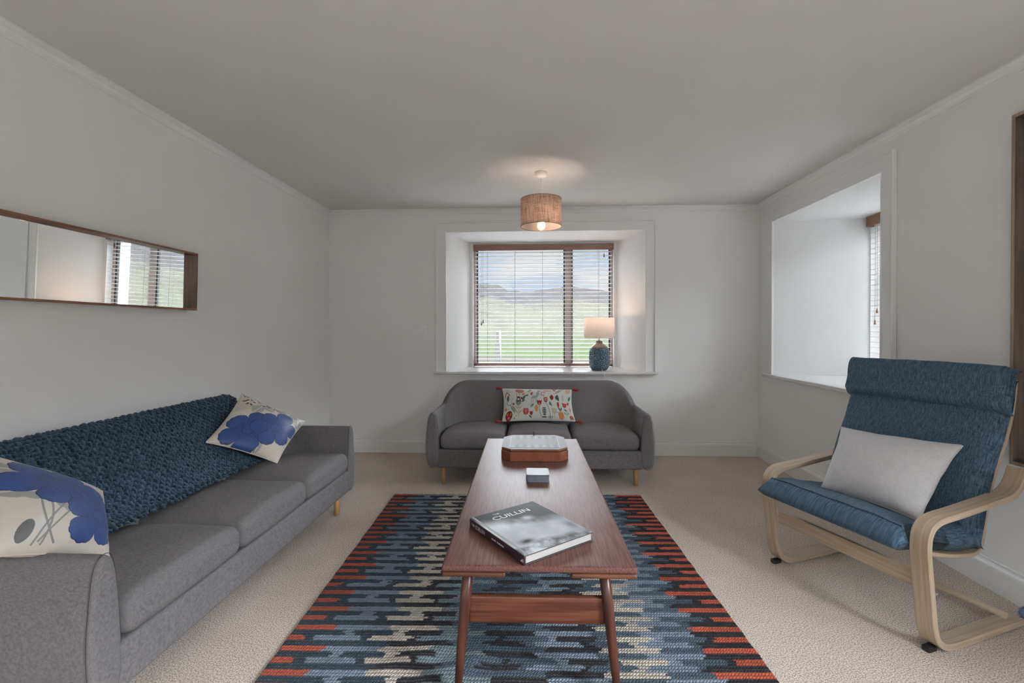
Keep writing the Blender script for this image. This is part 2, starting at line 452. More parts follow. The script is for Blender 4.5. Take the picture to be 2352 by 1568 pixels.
# rear wall behind the photographer, with an opening added for fill light
wf = MB()
wf.box((XL - 0.12, YR - 0.12, 0), (-0.8, YR, ZC)); wf.box((0.9, YR - 0.12, 0), (XR + 0.06, YR, ZC))
wf.box((-0.8, YR - 0.12, 0), (0.9, YR, 1.0)); wf.box((-0.8, YR - 0.12, 2.15), (0.9, YR, ZC))
struct(wf.build('wall_rear', M['wall']))

def splay_back():
    """splayed reveal of the back window, then the outer masonry"""
    b = BW; y0 = YB; y1 = YB + b['dep']
    m = MB()
    def quad(a, c, d, e): m.add([a, c, d, e], [(0, 1, 2, 3)])
    z0, z1 = b['z0'] - 0.02, b['z1']
    quad((b['x0'], y0, z0), (b['ix0'], y1, z0), (b['ix0'], y1, z1), (b['x0'], y0, z1))
    quad((b['ix1'], y1, z0), (b['x1'], y0, z0), (b['x1'], y0, z1), (b['ix1'], y1, z1))
    quad((b['x0'], y0, z1), (b['ix0'], y1, z1), (b['ix1'], y1, z1), (b['x1'], y0, z1))
    # return strips and the recess holding blind and frame
    X0, X1, Z0, Z1, Y2 = -0.672, 0.872, 0.80, 2.155, y1 + 0.30
    m.box((b['ix0'] - 0.3, y1, z0 - 0.2), (X0, Y2, z1 + 0.3)); m.box((X1, y1, z0 - 0.2), (b['ix1'] + 0.3, Y2, z1 + 0.3))
    m.box((X0, y1, Z1), (X1, Y2, z1 + 0.3)); m.box((X0, y1, z0 - 0.2), (X1, Y2, Z0))
    return m.build('trim_1', M['reveal'])
tr = struct(splay_back())
def splay_right():
    b = RW; x0 = XR; x1 = XR + b['dep']
    m = MB()
    def quad(a, c, d, e): m.add([a, c, d, e], [(0, 1, 2, 3)])
    z0, z1 = b['z0'] - 0.02, b['z1']
    quad((x0, b['y0'], z0), (x1, b['iy0'], z0), (x1, b['iy0'], z1), (x0, b['y0'], z1))
    quad((x1, b['iy1'], z0), (x0, b['y1'], z0), (x0, b['y1'], z1), (x1, b['iy1'], z1))
    quad((x0, b['y0'], z1), (x1, b['iy0'], z1), (x1, b['iy1'], z1), (x0, b['y1'], z1))
    Y0, Y1, Z0, Z1, X2 = b['iy0'] + 0.01, b['iy1'] - 0.01, 0.80, 2.165, x1 + 0.30
    m.box((x1, b['iy0'] - 0.3, z0 - 0.2), (X2, Y0, z1 + 0.3)); m.box((x1, Y1, z0 - 0.2), (X2, b['iy1'] + 0.15, z1 + 0.3))
    m.box((x1, Y0, Z1), (X2, Y1, z1 + 0.3)); m.box((x1, Y0, z0 - 0.2), (X2, Y1, Z0))
    return m.build('trim_2', M['reveal'])
struct(splay_right())
# masonry outside so that no sky leaks behind the reveals
ms = MB()
ms.box((XL - 0.15, YB + 0.06, -0.3), (BW['x0'] - 0.02, YB + 0.85, 2.6)); ms.box((BW['x1'] + 0.02, YB + 0.06, -0.3), (XR + 0.06, YB + 0.85, 2.6))
ms.box((BW['x0'] - 0.02, YB + 0.06, -0.3), (BW['x1'] + 0.02, YB + 0.85, 0.60)); ms.box((BW['x0'] - 0.02, YB + 0.06, 2.45), (BW['x1'] + 0.02, YB + 0.85, 2.6))
ms.box((XR + 0.06, FILL_OPENING[1], -0.3), (XR + 1.04, RW['y0'] - 0.02, 2.6)); ms.box((XR + 0.06, YR - 0.12, -0.3), (XR + 0.3, FILL_OPENING[0], 2.6)); ms.box((XR + 0.06, RW['y1'] + 0.02, -0.3), (XR + 1.04, YB + 0.85, 2.6))
ms.box((XR + 0.06, RW['y0'] - 0.02, -0.3), (XR + 1.04, RW['y1'] + 0.02, 0.60)); ms.box((XR + 0.06, RW['y0'] - 0.02, 2.45), (XR + 1.04, RW['y1'] + 0.02, 2.6))
struct(ms.build('wall_outer', M['render']))

# sill boards
sb = MB()
def sill_fn(v): return v
sb.rbox((-0.98, YB - 0.042, 0.781), (1.193, YB + 0.012, 0.806), 0.006)
sb.add([(BW['x0'], YB, 0.806), (BW['x1'], YB, 0.806), (BW['ix1'], YB + .55, 0.806), (BW['ix0'], YB + .55, 0.806),
        (BW['x0'], YB, 0.785), (BW['x1'], YB, 0.785), (BW['ix1'], YB + .55, 0.785), (BW['ix0'], YB + .55, 0.785)],
       [(0, 1, 2, 3), (4, 7, 6, 5), (0, 4, 5, 1), (1, 5, 6, 2), (2, 6, 7, 3), (3, 7, 4, 0)])
sb.box((-0.672, YB + .55, 0.79), (0.872, YB + .62, 0.806))
struct(sb.build('trim_3', M['sill']))
sb = MB()
sb.rbox((XR - 0.042, 2.74, 0.783), (XR + 0.012, 4.30, 0.812), 0.006)
sb.add([(XR, RW['y0'], 0.812), (XR, RW['y1'], 0.812), (XR + .74, RW['iy1'], 0.812), (XR + .74, RW['iy0'], 0.812),
        (XR, RW['y0'], 0.785), (XR, RW['y1'], 0.785), (XR + .74, RW['iy1'], 0.785), (XR + .74, RW['iy0'], 0.785)],
       [(3, 2, 1, 0), (5, 6, 7, 4), (1, 5, 4, 0), (2, 6, 5, 1), (3, 7, 6, 2), (0, 4, 7, 3)])
struct(sb.build('trim_4', M['sill']))

# architraves: flat board, small inner bead and raised outer bead
ar = MB()
x0, x1, z1 = BW['x0'], BW['x1'], BW['z1']
w = 0.10
ar.box((x0 - w, YB - 0.014, 0.806), (x0, YB, z1 + w)); ar.box((x1, YB - 0.014, 0.806), (x1 + w, YB, z1 + w)); ar.box((x0, YB - 0.014, z1), (x1, YB, z1 + w))
for a, b_ in ((x0 - w - 0.004, x0 - w + 0.012), (x1 + w - 0.012, x1 + w + 0.004)): ar.rbox((a, YB - 0.026, 0.806), (b_, YB, z1 + w + 0.004), 0.005)
ar.rbox((x0 - w, YB - 0.026, z1 + w - 0.012), (x1 + w, YB, z1 + w + 0.004), 0.005)
for a, b_ in ((x0 - 0.010, x0 - 0.002), (x1 + 0.002, x1 + 0.010)): ar.rbox((a, YB - 0.019, 0.806), (b_, YB, z1 + 0.008), 0.003)
ar.rbox((x0, YB - 0.019, z1 + 0.002), (x1, YB, z1 + 0.010), 0.003)
struct(ar.build('trim_5', M['gloss']))
ar = MB()
y0, y1, z1 = RW['y0'], RW['y1'], RW['z1']
ar.box((XR - 0.014, y0 - w, 0.812), (XR, y0, z1 + w)); ar.box((XR - 0.014, y1, 0.812), (XR, y1 + w, z1 + w)); ar.box((XR - 0.014, y0, z1), (XR, y1, z1 + w))
ar.rbox((XR - 0.030, y0 - w - 0.010, 0.812), (XR, y0 - w + 0.006, z1 + w + 0.006), 0.006)
ar.rbox((XR - 0.022, y0 - w + 0.008, 0.812), (XR, y0 - w + 0.018, z1 + w - 0.004), 0.004)
ar.rbox((XR - 0.019, y0 - w, z1 + w - 0.006), (XR, y1 + w, z1 + w + 0.004), 0.004)
ar.rbox((XR - 0.020, y0 - 0.008, 0.812), (XR, y0 - 0.001, z1 + 0.008), 0.003); ar.rbox((XR - 0.020, y1 + 0.001, 0.812), (XR, y1 + 0.008, z1 + 0.008), 0.003)
ar.rbox((XR - 0.020, y0, z1 + 0.001), (XR, y1, z1 + 0.008), 0.003)
struct(ar.build('trim_6', M['gloss']))

# baseboards and cornice, profile (d = out from wall, z)
base_prof = [(0, 0.140), (0.007, 0.140), (0.010, 0.136), (0.010, 0.130), (0.006, 0.127), (0.012, 0.120), (0.016, 0.112), (0.018, 0.104), (0.018, 0.0), (0, 0)]
corn_prof = [(0, 2.346), (0.005, 2.346), (0.008, 2.350), (0.010, 2.362), (0.017, 2.376), (0.026, 2.383), (0.030, 2.386), (0.034, 2.390), (0.034, 2.40), (0, 2.40)]
def run(prof, wallside, a0, a1):
    m = MB(); v = []
    for a in (a0, a1):
        for d, z in prof:
            if wallside == 'back': v.append((a, YB - d, z))
            if wallside == 'left': v.append((XL + d, a, z))
            if wallside == 'right': v.append((XR - d, a, z))
            if wallside == 'rear': v.append((a, YR + d, z))
    n = len(prof)
    f = [(i, (i + 1) % n, n + (i + 1) % n, n + i) for i in range(n)]
    f += [tuple(range(n)), tuple(range(2 * n - 1, n - 1, -1))]
    m.add(v, f); return m
for side, a0, a1 in (('back', XL, XR), ('left', YR, YB), ('right', YR, YB), ('rear', XL, XR)):
    struct(run(base_prof, side, a0, a1).build('baseboard_' + side, M['gloss']))
k = 7
for side, a0, a1 in (('back', XL, XR), ('left', YR, YB), ('right', YR, YB), ('rear', XL, XR)):
    struct(run(corn_prof, side, a0, a1).build('trim_%d' % k, M['gloss'])); k += 1

# windows: painted frames, gaskets, panes
def window_back():
    root = empty('window_1', (0, 0, 0)); struct(root)
    Y0, Y1 = 5.075, 5.135; xa, xb, za, zb = -0.672, 0.872, 0.806, 2.155; mx0, mx1 = 0.345, 0.418
    f = MB()
    f.rbox((xa, Y0, za), (xa + 0.035, Y1, zb), 0.004); f.rbox((xb - 0.028, Y0, za), (xb, Y1, zb), 0.004)
    f.rbox((xa, Y0, za), (xb, Y1, za + 0.03), 0.004); f.rbox((xa, Y0, zb - 0.05), (xb, Y1, zb), 0.004)
    f.rbox((mx0, Y0 - 0.008, za), (mx1, Y1, zb), 0.004)
    f.build('window_frame', M['win'], root)
    g = MB()
    for a in (xa + 0.035, mx0 - 0.014, mx1, xb - 0.042): g.box((a, Y0 + 0.012, za + 0.03), (a + 0.014, Y1 - 0.01, zb - 0.05))
    g.box((xa + .035, Y0 + 0.012, za + 0.03), (xb - .028, Y1 - 0.01, za + 0.042))
    g.build('gasket', M['gasket'], root)
    p = MB(); p.box((xa + .03, 5.10, za + .02), (mx0, 5.104, zb - .04)); p.build('pane', M['pane'], root)
    p = MB(); p.box((mx1, 5.10, za + .02), (xb - .02, 5.104, zb - .04)); p.build('pane', M['pane'], root)
window_back()
def window_right():
    root = empty('window_2', (0, 0, 0)); struct(root)
    X0, X1 = 2.96, 3.02; ya, yb, za, zb = 3.04, 4.04, 0.80, 2.165; m0, m1 = 3.30, 3.37
    f = MB()
    f.rbox((X0, ya, za), (X1, ya + 0.04, zb), 0.004); f.rbox((X0, yb - 0.04, za), (X1, yb, zb), 0.004)
    f.rbox((X0, ya, za), (X1, yb, za + 0.03), 0.004); f.rbox((X0, ya, zb - 0.05), (X1, yb, zb), 0.004)
    f.rbox((X0 - 0.008, m0, za), (X1, m1, zb), 0.004)
    f.build('window_frame', M['win'], root)
    g = MB()
    for a in (ya + .04, m0 - .014, m1, yb - .054): g.box((X0 + .012, a, za + .03), (X1 - .01, a + .014, zb - .05))
    g.build('gasket', M['gasket'], root)
    p = MB(); p.box((2.985, ya + .03, za + .02), (2.989, m0, zb - .04)); p.build('pane', M['pane'], root)
    p = MB(); p.box((2.985, m1, za + .02), (2.989, yb - .03, zb - .04)); p.build('pane', M['pane'], root)
window_right()

# venetian blinds
def blind(label, axis, a0, a1, plane, z_top, z_bot, n, ladders, pulls, vmat, tmat, val_h=0.066):
    root = empty('venetian_blind', (0, 0, 0))
    tag(root, label, 'blind')
    sgn = 1
    def P(a, d, z):    # a along window, d depth outward from the room plane
        return (a, plane + d, z) if axis == 'x' else (plane + d, a, z)
    def bx(m, a0_, a1_, d0, d1, z0, z1, r=0.002):
        p = P(a0_, d0, z0); q = P(a1_, d1, z1)
        m.rbox((min(p[0], q[0]), min(p[1], q[1]), z0), (max(p[0], q[0]), max(p[1], q[1]), z1), r, 2)
    m = MB(); bx(m, a0 - 0.012, a1 + 0.012, -0.012, 0.008, z_top, z_top + val_h, 0.003); bx(m, a0 - .012, a0, 0.0, 0.05, z_top, z_top + val_h); bx(m, a1, a1 + .012, 0.0, 0.05, z_top, z_top + val_h)
    m.build('valance', vmat, root, True)
    sp = (z_top - 0.012 - z_bot) / n
    for i in range(n):
        z = z_top - 0.016 - i * sp
        m = MB()
        nn = 6
        v = []
        for s_, a in enumerate((a0, a1)):
            for t in range(nn + 1):
                u = t / nn
                d = 0.010 + 0.050 * u
                zz = z + 0.0022 * math.sin(PI * u) - 0.003 * (u - 0.5)
                v.append(P(a, d, zz)); v.append(P(a, d, zz - 0.0028))
        k2 = 2 * (nn + 1); f = []
        for t in range(nn):
            f.append((2 * t, 2 * t + 2, k2 + 2 * t + 2, k2 + 2 * t)); f.append((2 * t + 1, k2 + 2 * t + 1, k2 + 2 * t + 3, 2 * t + 3))
            f.append((2 * t, 2 * t + 1, 2 * t + 3, 2 * t + 2)); f.append((k2 + 2 * t, k2 + 2 * t + 2, k2 + 2 * t + 3, k2 + 2 * t + 1))
        f.append((0, k2, k2 + 1, 1)); f.append((2 * nn, 2 * nn + 1, k2 + 2 * nn + 1, k2 + 2 * nn))
        m.add(v, f)
        m.build('slat', M['slat'], root, False)
    m = MB(); bx(m, a0, a1, 0.008, 0.062, z_bot - 0.018, z_bot - 0.002, 0.003); m.build('bottom_rail', vmat, root, True)
    for a in ladders:
        m = MB()
        for d in (0.006, 0.064): m.tube([P(a, d, z_top), P(a, d, z_bot - 0.01)], 0.0011, 5)
        bx(m, a - 0.005, a + 0.005, 0.002, 0.012, z_bot - 0.024, z_bot - 0.016)
        m.build('ladder_cord', M['cord'], root)
    for a, z in pulls:
        m = MB(); m.tube([P(a, -0.004, z_top + .01), P(a, -0.004, z)], 0.0010, 5); m.build('pull_cord', M['cord'], root)
        m = MB(); c = P(a, -0.004, z - 0.018)
        m.lathe([(0.0, 0.020), (0.004, 0.019), (0.0055, 0.0), (0.0075, -0.019), (0.0, -0.020)], 12, c); m.build('cord_pull', tmat, root, True)
    return root
blind('slatted venetian blind with brown valance in the back window, behind the table lamp', 'x', -0.648, 0.850, 4.975, 2.080, 0.850, 28,
      [-0.510, -0.208, 0.096, 0.400, 0.706], [(-0.573, 1.300), (-0.555, 1.322), (0.760, 2.035)], M['valance'], M['tassel'])
blind('slatted venetian blind in the right-hand side window, seen edge-on', 'y', 3.055, 4.02, 2.845, 2.085, 0.845, 28,
      [3.20, 3.53, 3.86], [(3.912, 1.385), (3.934, 1.29)], M['valance_y'], M['tassel_tan'], 0.085)

# ------------------------------------------------------------------ light switch on the back wall
sw = empty('light_switch', (-1.086, YB, 1.224)); tag(sw, 'white plastic switch plate on the wall left of the back window', 'switch')
m = MB(); m.rbox((-0.047, -0.010, -0.043), (0.047, 0, 0.043), 0.004); m.build('switch_plate', M['plastic'], sw, True)
m = MB(); m.rbox((-0.007, -0.015, -0.013), (0.007, -0.008, 0.013), 0.002); m.build('rocker', M['plastic'], sw, True)
for x in (-0.035, 0.035):
    m = MB(); m.lathe([(0, 0.0), (0.0035, 0.0), (0.0035, 0.004), (0, 0.004)], 10); o = m.build('screw', M['steel'], sw); o.rotation_euler = (-PI / 2, 0, 0); o.location = (x, -0.0125, 0)
    o.rotation_euler = (PI / 2, 0, 0); o.location = (x, -0.008, 0)

# ================================================================== sofas
def sofa(name, label, loc, rz, W, legx):
    root = empty(name, loc, rz); tag(root, label, 'sofa')
    hw = W / 2 - 0.055
    # plan path of the shell centreline, from left arm front round the back to right arm front
    path = []
    R = 0.20; yb = 0.715
    for y in np.linspace(0.012, yb - R, 9): path.append((-hw, y))
    for a in np.linspace(0, PI / 2, 9)[1:]: path.append((-hw + R - R * math.cos(a), yb - R + R * math.sin(a)))
    half = path[:]
    mid = [(x, yb) for x in np.linspace(-hw + R, hw - R, 21)[1:-1]]
    path = half + mid + [(-x, y) for x, y in half[::-1]]
    P = np.array(path)
    T = np.gradient(P, axis=0); T /= np.linalg.norm(T, axis=1)[:, None]
    Nn = np.stack([-T[:, 1], T[:, 0]], 1)     # outward (left of travel: -x on the first arm)
    s = np.concatenate([[0], np.cumsum(np.linalg.norm(np.diff(P, axis=0), axis=1))]); L = s[-1]
    sect = [(-0.048, .150), (0.0, .137), (0.028, .140), (0.044, .170), (0.056, .25), (0.058, .34), (0.050, .44), (0.040, -.055), (0.026, -.016), (0.004, -0.001), (-0.018, -.008), (-0.031, -.045), (-0.040, .44), (-0.048, .34), (-0.050, .25)]
    V = []; ns = len(sect)
    na = 9
    def inner(i, a, dep, Ri=0.22):
        nP = len(P)
        j = i if i < nP / 2 else nP - 1 - i; sgn = 1 if i < nP / 2 else -1
        if j < na: x, y = -a, 0.012 + (dep - Ri - 0.012) * j / (na - 1)
        elif j < na + 8: t = (j - na + 1) / 8 * PI / 2; x, y = -a + Ri - Ri * math.cos(t), dep - Ri + Ri * math.sin(t)
        else:
            m_ = i - (na + 8) + 1; t = m_ / 20.0; x, y = -(a - Ri) + 2 * (a - Ri) * t, dep; sgn = 1
        return sgn * x, y
    def ring(i, shrink=1.0, fy=0.0):
        p = P[i]; n_ = Nn[i]
        x = abs(p[0])
        kb = 0.0
        if p[1] > 0.35:
            kb = max(0.0, min(1.0, (p[1] - 0.35) / (yb - 0.35))); kb = kb * kb * (3 - 2 * kb)
        rise = 0.0
        e = hw - 0.20
        if p[1] > yb - R - 1e-6:
            q = max(0.0, (x - e) / (hw - e))
            rise = 0.182 * math.sqrt(max(0.0, 1 - min(1, q) ** 2.3))
        zt = 0.574 + rise
        out = []
        cx = sum(a for a, _ in sect) / ns; cz = 0.36
        for (o, z) in sect:
            if z <= 0: z = zt + z
            o2 = o
            if (o < -0.03 or (o < -0.01 and z > 0.5)) and shrink == 1.0:
                h = max(0.0, min(1.0, (z - 0.25) / (zt - 0.25)))
                ix, iy = inner(i, hw + o, yb + o - 0.02 - 0.245 * (1 - h) ** 0.85)
                out.append((ix, iy, z)); continue
            if kb > 0 and rise > 0 and z > 0.5 and o > 0.0: o2 = o - 0.01 * kb
            oo = cx + (o2 - cx) * shrink; zz = cz + (z - cz) * (1 - (1 - shrink) * 0.25)
            out.append((p[0] + n_[0] * oo, p[1] + n_[1] * oo + fy, zz))
        return out
    rings = [ring(0, 0.55, -0.014), ring(0, 0.86, -0.011)] + [ring(i) for i in range(len(P))] + [ring(len(P) - 1, 0.86, -0.011), ring(len(P) - 1, 0.55, -0.014)]
    for r_ in rings: V += r_
    F = []
    for i in range(len(rings) - 1):
        for k in range(ns):
            k2 = (k + 1) % ns
            F.append((i * ns + k, i * ns + k2, (i + 1) * ns + k2, (i + 1) * ns + k))
    F.append(tuple(range(ns))[::-1]); F.append(tuple((len(rings) - 1) * ns + k for k in range(ns)))
    o = mesh_obj('frame', V, F, M['sofa'], root)
    md = o.modifiers.new('smooth', 'SUBSURF'); md.levels = 1; md.render_levels = 2
    for rg in (ring(0), ring(len(P) - 1)):
        q = [(x, y - .002, z) for x, y, z in rg]
        m = MB(); pp = catmull(q + [q[0]], 4); c0 = pp.mean(0); pp = c0 + (pp - c0) * np.array((.985, 1, .995)); m.tube(pp, 0.0010, 6, False); m.build('arm_seam', M['sofa_seam'], root, True)
    # front rail and deck under the cushions
    m = MB(); m.rbox((-hw + 0.03, 0.004, 0.140), (hw - 0.03, 0.10, 0.284), 0.016, 3, 8); m.rbox((-hw + .03, 0.09, 0.150), (hw - .03, 0.68, 0.270), 0.01); m.build('seat_base', M['sofa'], root, True)
    # seam piping where arm meets rail
    cw = (W - 0.215) / 3
    for i in range(3):
        xc = (i - 1) * cw
        def fn(v, xc=xc, i=i):
            v = v.copy()
            u = np.clip((v[:, 0] - xc) / (cw / 2), -1, 1); w_ = np.clip((v[:, 1] - 0.24) / 0.26, -1, 1)
            up = np.clip((v[:, 2] - 0.30) / 0.10, 0, 1)
            v[:, 2] += up * (0.032 * (1 - np.abs(u) ** 3) * (1 - 0.75 * np.abs(w_) ** 3)) + up * 0.003 * np.sin(v[:, 0] * 23 + i * 2) * np.sin(v[:, 1] * 17 + i)
            v[:, 1] -= 0.008 * (1 - u ** 2) * (w_ < 0) * np.clip(-w_, 0, 1)
            # the outer back corners are cut in by the curved shell
            if i != 1:
                sgn_ = -1 if i == 0 else 1
                k_ = np.clip(sgn_ * u, 0, 1) * np.clip(w_, 0, 1)
                v[:, 0] -= sgn_ * 0.10 * k_
            return v
        m = MB(); m.rbox((xc - cw / 2 + 0.003, -0.006, 0.285), (xc + cw / 2 - 0.003, 0.50, 0.402), 0.040, 5, 10, fn)
        m.build('seat_cushion', M['sofa'], root, True)
    for sx in (-1, 1):
        for y in (0.07, 0.64):
            m = MB(); m.tube([(sx * legx, y, 0.0), (sx * legx, y, 0.15)], [0.017, 0.022], 20); m.build('leg', M['leg'], root, True)
    return root
sofa('sofa', 'grey three-seat sofa under the back window, holding the folk-print cushion', (0.040, 3.497, 0), math.radians(0.5), 1.76, 0.755)
sofa('sofa', 'grey three-seat sofa along the left wall with the blue throw', (-1.222, 2.118, 0), PI / 2, 1.86, 0.80)

# ================================================================== chunky woven throw
def throw():
    # section over the sofa back, world X,Z
    sec = catmull([(-2.004, 0.52), (-2.006, 0.66), (-1.995, 0.745), (-1.955, 0.785), (-1.905, 0.770), (-1.86, 0.715), (-1.80, 0.64), (-1.745, 0.57), (-1.69, 0.505), (-1.640, 0.458), (-1.600, 0.449)], 12)
    d = np.concatenate([[0], np.cumsum(np.linalg.norm(np.diff(sec, axis=0), axis=1))]); Ls = d[-1]
    def S(t, y):
        """t arc position array, y array -> xyz and normal"""
        x = np.interp(t, d, sec[:, 0]); z = np.interp(t, d, sec[:, 1])
        x2 = np.interp(np.clip(t + 0.01, 0, Ls), d, sec[:, 0]); z2 = np.interp(np.clip(t + 0.01, 0, Ls), d, sec[:, 1])
        x1 = np.interp(np.clip(t - 0.01, 0, Ls), d, sec[:, 0]); z1 = np.interp(np.clip(t - 0.01, 0, Ls), d, sec[:, 1])
        tx, tz = x2 - x1, z2 - z1; l = np.sqrt(tx * tx + tz * tz) + 1e-9
        nx_, nz_ = -tz / l, tx / l
        nx_, nz_ = np.where(nx_ * 0 + 1 > 0, tz * 0 + (-tz / l), 0), tx / l
        return x, z, nx_, nz_
    y0, y1 = 1.22, 2.80
    mb_v = []; mb_f = []
    off = 0
    sp = 0.0185
    ny_ = int((y1 - y0) / sp); nt_ = int(Ls / sp)
    def emit(px, py, pz, r, n=6):
        nonlocal off
        v, f = tube(np.stack([px, py, pz], 1), r, n, False)
        mb_v.append(np.array(v)); mb_f.append(np.array(f) + off); off += len(v)
    # yarns along the sofa
    for j in range(nt_):
        t0 = (j + 0.5) * sp
        ys = np.arange(0, ny_ * 4 + 1) / 4.0
        phase = np.cos(PI * (ys - 0.0)) * (1 if j % 2 == 0 else -1)
        tt = np.clip(t0 + 0.0035 * vnoise(ys * 0.6, ys * 0 + j * 3.1, 3) + 0.006 * vnoise(ys * 0.09, ys * 0 + 9, 5), 0, Ls)
        x, z, nx_, nz_ = S(tt, ys)
        amp = 0.0078
        h = 0.008 + amp * phase + 0.002 * vnoise(ys * 0.3, ys * 0 + j, 8)
        yy = y0 + ys * sp + 0.003 * vnoise(ys * 0.5 + j * 7, ys * 0 + j, 4)
        r = 0.0080 * (0.86 + 0.22 * phase * 0.5 + 0.12 * vnoise(ys * 0.9, ys * 0 + j * 1.7, 6))
        emit(x + nx_ * h, yy, z + nz_ * h, r)
    # yarns over the back
    for i in range(ny_ + 1):
        ts = np.arange(0, nt_ * 4 + 5) / 4.0
        t = np.clip(ts * sp + 0.0, 0, Ls)
        phase = -np.cos(PI * (i)) * np.cos(PI * (ts - 0.5) + PI / 2 * 0) if False else -((1 if i % 2 == 0 else -1) * np.sin(PI * ts))
        x, z, nx_, nz_ = S(t, ts)
        h = 0.009 + 0.0085 * phase + 0.002 * vnoise(ts * 0.3, ts * 0 + i, 18)
        yy = y0 + i * sp + 0.0035 * vnoise(ts * 0.5, ts * 0 + i * 2.3, 14)
        r = 0.0084 * (0.88 + 0.10 * phase + 0.12 * vnoise(ts * 0.9, ts * 0 + i * 1.3, 16))
        keep = ts * sp < Ls + (0.0)
        emit((x + nx_ * h)[keep], yy[keep], (z + nz_ * h)[keep], r[keep])
    # loose wisps
    v = np.concatenate(mb_v); f = np.concatenate(mb_f)
    o = mesh_obj('throw_blanket', v, f, M['throw'])
    tag(o, 'chunky woven navy-blue wool throw draped over the back of the left sofa', 'throw')
    fz = MB()
    for q in range(420):
        t = random.uniform(0.26, Ls * 0.6) if q % 3 else random.uniform(.26, Ls); y = random.uniform(y0, y1)
        x, z, nx_, nz_ = [float(a) for a in S(np.array(t), 0)]
        p = np.array((x + nx_ * 0.014, y, z + nz_ * 0.014)); dd = np.array((nx_ * 0.5 + random.gauss(0, .3), random.gauss(0, 0.9), nz_ * 0.5 + random.gauss(0, .3)))
        dd = dd / np.linalg.norm(dd) * random.uniform(0.01, 0.028); b_ = np.array((random.gauss(0, .004), random.gauss(0, .004), random.gauss(0, .004)))
        fz.tube([p, p + dd * 0.5 + b_, p + dd], [0.0008, 0.0006, 0.0003], 4, False)
    for q in range(60):    # short tufts at the lower edge
        y = y0 + (q + 0.5) * (y1 - y0) / 60 + random.uniform(-.01, .01)
        p = np.array((-1.602, y, 0.458)); e = p + np.array((random.uniform(.012, .03), random.uniform(-.012, .012), random.uniform(-.006, -.002)))
        fz.tube([p, (p + e) / 2 + np.array((0, 0, .003)), e], [0.007, 0.006, 0.002], 6, True)
    fr = fz.build('loose_strands', M['throw'], o, True); fr['kind'] = 'stuff'
M['throw'] = mat('navy_wool', (0.030, 0.070, 0.125), 0.9, 0.15, sheen=0.25)
add_noise(M['throw'], (0.010, 0.026, 0.050, 1), (0.052, 0.100, 0.160, 1), (1, 1, 1), 55, 3, bump=0.5, bdist=0.002)
throw()

# ================================================================== cushions
def pillow(name, corners, thick, n, m, colfn, matf, matb, back_col=None, pinch=0.035, bow=0.0, wr=0.004, seed=1, exp=0.5, dent=None, droop=None):
    """corners: top-left, top-right, bottom-right, bottom-left (seen from the front). returns one mesh object"""
    TL, TR, BR, BL = [np.array(c, float) for c in corners]
    def sheet(nu, nv, side):
        u = np.linspace(0, 1, nu); v = np.linspace(0, 1, nv); U, V = np.meshgrid(u, v)
        a = 2 * U - 1; b = 2 * V - 1
        kx = 1 - pinch * 2 * (1 - b ** 2); ky = 1 - pinch * 2 * (1 - a ** 2)
        U2 = 0.5 + 0.5 * a * kx; V2 = 0.5 + 0.5 * b * ky
        Pp = (TL[None, None] * ((1 - U2) * (1 - V2))[..., None] + TR * (U2 * (1 - V2))[..., None] + BR * (U2 * V2)[..., None] + BL * ((1 - U2) * V2)[..., None])
        nrm = np.cross((BR + BL - TR - TL) / 2, (TR + BR - TL - BL) / 2); nrm /= np.linalg.norm(nrm); 
        sh = (np.clip(1 - a ** 2, 0, 1) ** exp) * (np.clip(1 - b ** 2, 0, 1) ** exp)
        edge = np.clip(1 - a ** 2, 0, 1) * np.clip(1 - b ** 2, 0, 1)
        # creases fanning from the corners and edges
        wv = fbm(U * 3.1 + seed, V * 3.3, seed, 3) * 0.5 + 0.9 * np.sin(14 * U + 3 * fbm(U * 2, V * 2, seed + 5, 2)) * np.exp(-((1 - np.abs(b)) / 0.22) ** 2) * 0.35 + 0.9 * np.sin(13 * V + 4 * fbm(U * 2, V * 2, seed + 8, 2)) * np.exp(-((1 - np.abs(a)) / 0.2) ** 2) * 0.35
        h = thick * 0.5 * sh + wr * wv * np.sqrt(np.clip(edge, 0, 1)) * 2
        if dent is not None: h = h + dent(U, V) * np.sqrt(np.clip(edge, 0, 1))
        Pp = Pp + nrm * (h * side)[..., None]
        if bow: Pp = Pp + nrm * (bow * (a ** 2))[..., None]
        if droop is not None: Pp = droop(Pp, U, V)
        return U, V, Pp
    U, V, Pf = sheet(n, m, 1)
    vf = Pf.reshape(-1, 3); ff = grid_faces(m, n)
    nb_u, nb_v = 40, 30
    U3, V3, Pb = sheet(nb_u, nb_v, -1)
    verts = np.concatenate([vf, Pb.reshape(-1, 3)]); faces = np.concatenate([ff, grid_faces(nb_v, nb_u, len(vf), True)])
    cf = colfn(U, V).reshape(-1, 3) if colfn else np.full((len(vf), 3), 0.6)
    bc = back_col if back_col is not None else cf.mean(0)
    cols = np.concatenate([cf, np.tile(bc, (nb_u * nb_v, 1))])
    o = mesh_obj(name, verts, faces, matf, None, True, cols)
    # edge loop for the seam
    E_ = np.concatenate([Pf[0, :], Pf[1:, -1], Pf[-1, -2::-1], Pf[-2:0:-1, 0]])
    return o, E_, Pf

def seam(E_, rad, matl, parent, step=6):
    m = MB(); P = E_[::step]; P = np.concatenate([P, P[:1]]); m.tube(P, rad, 6, False)
    return m.build('seam', matl, parent, True)

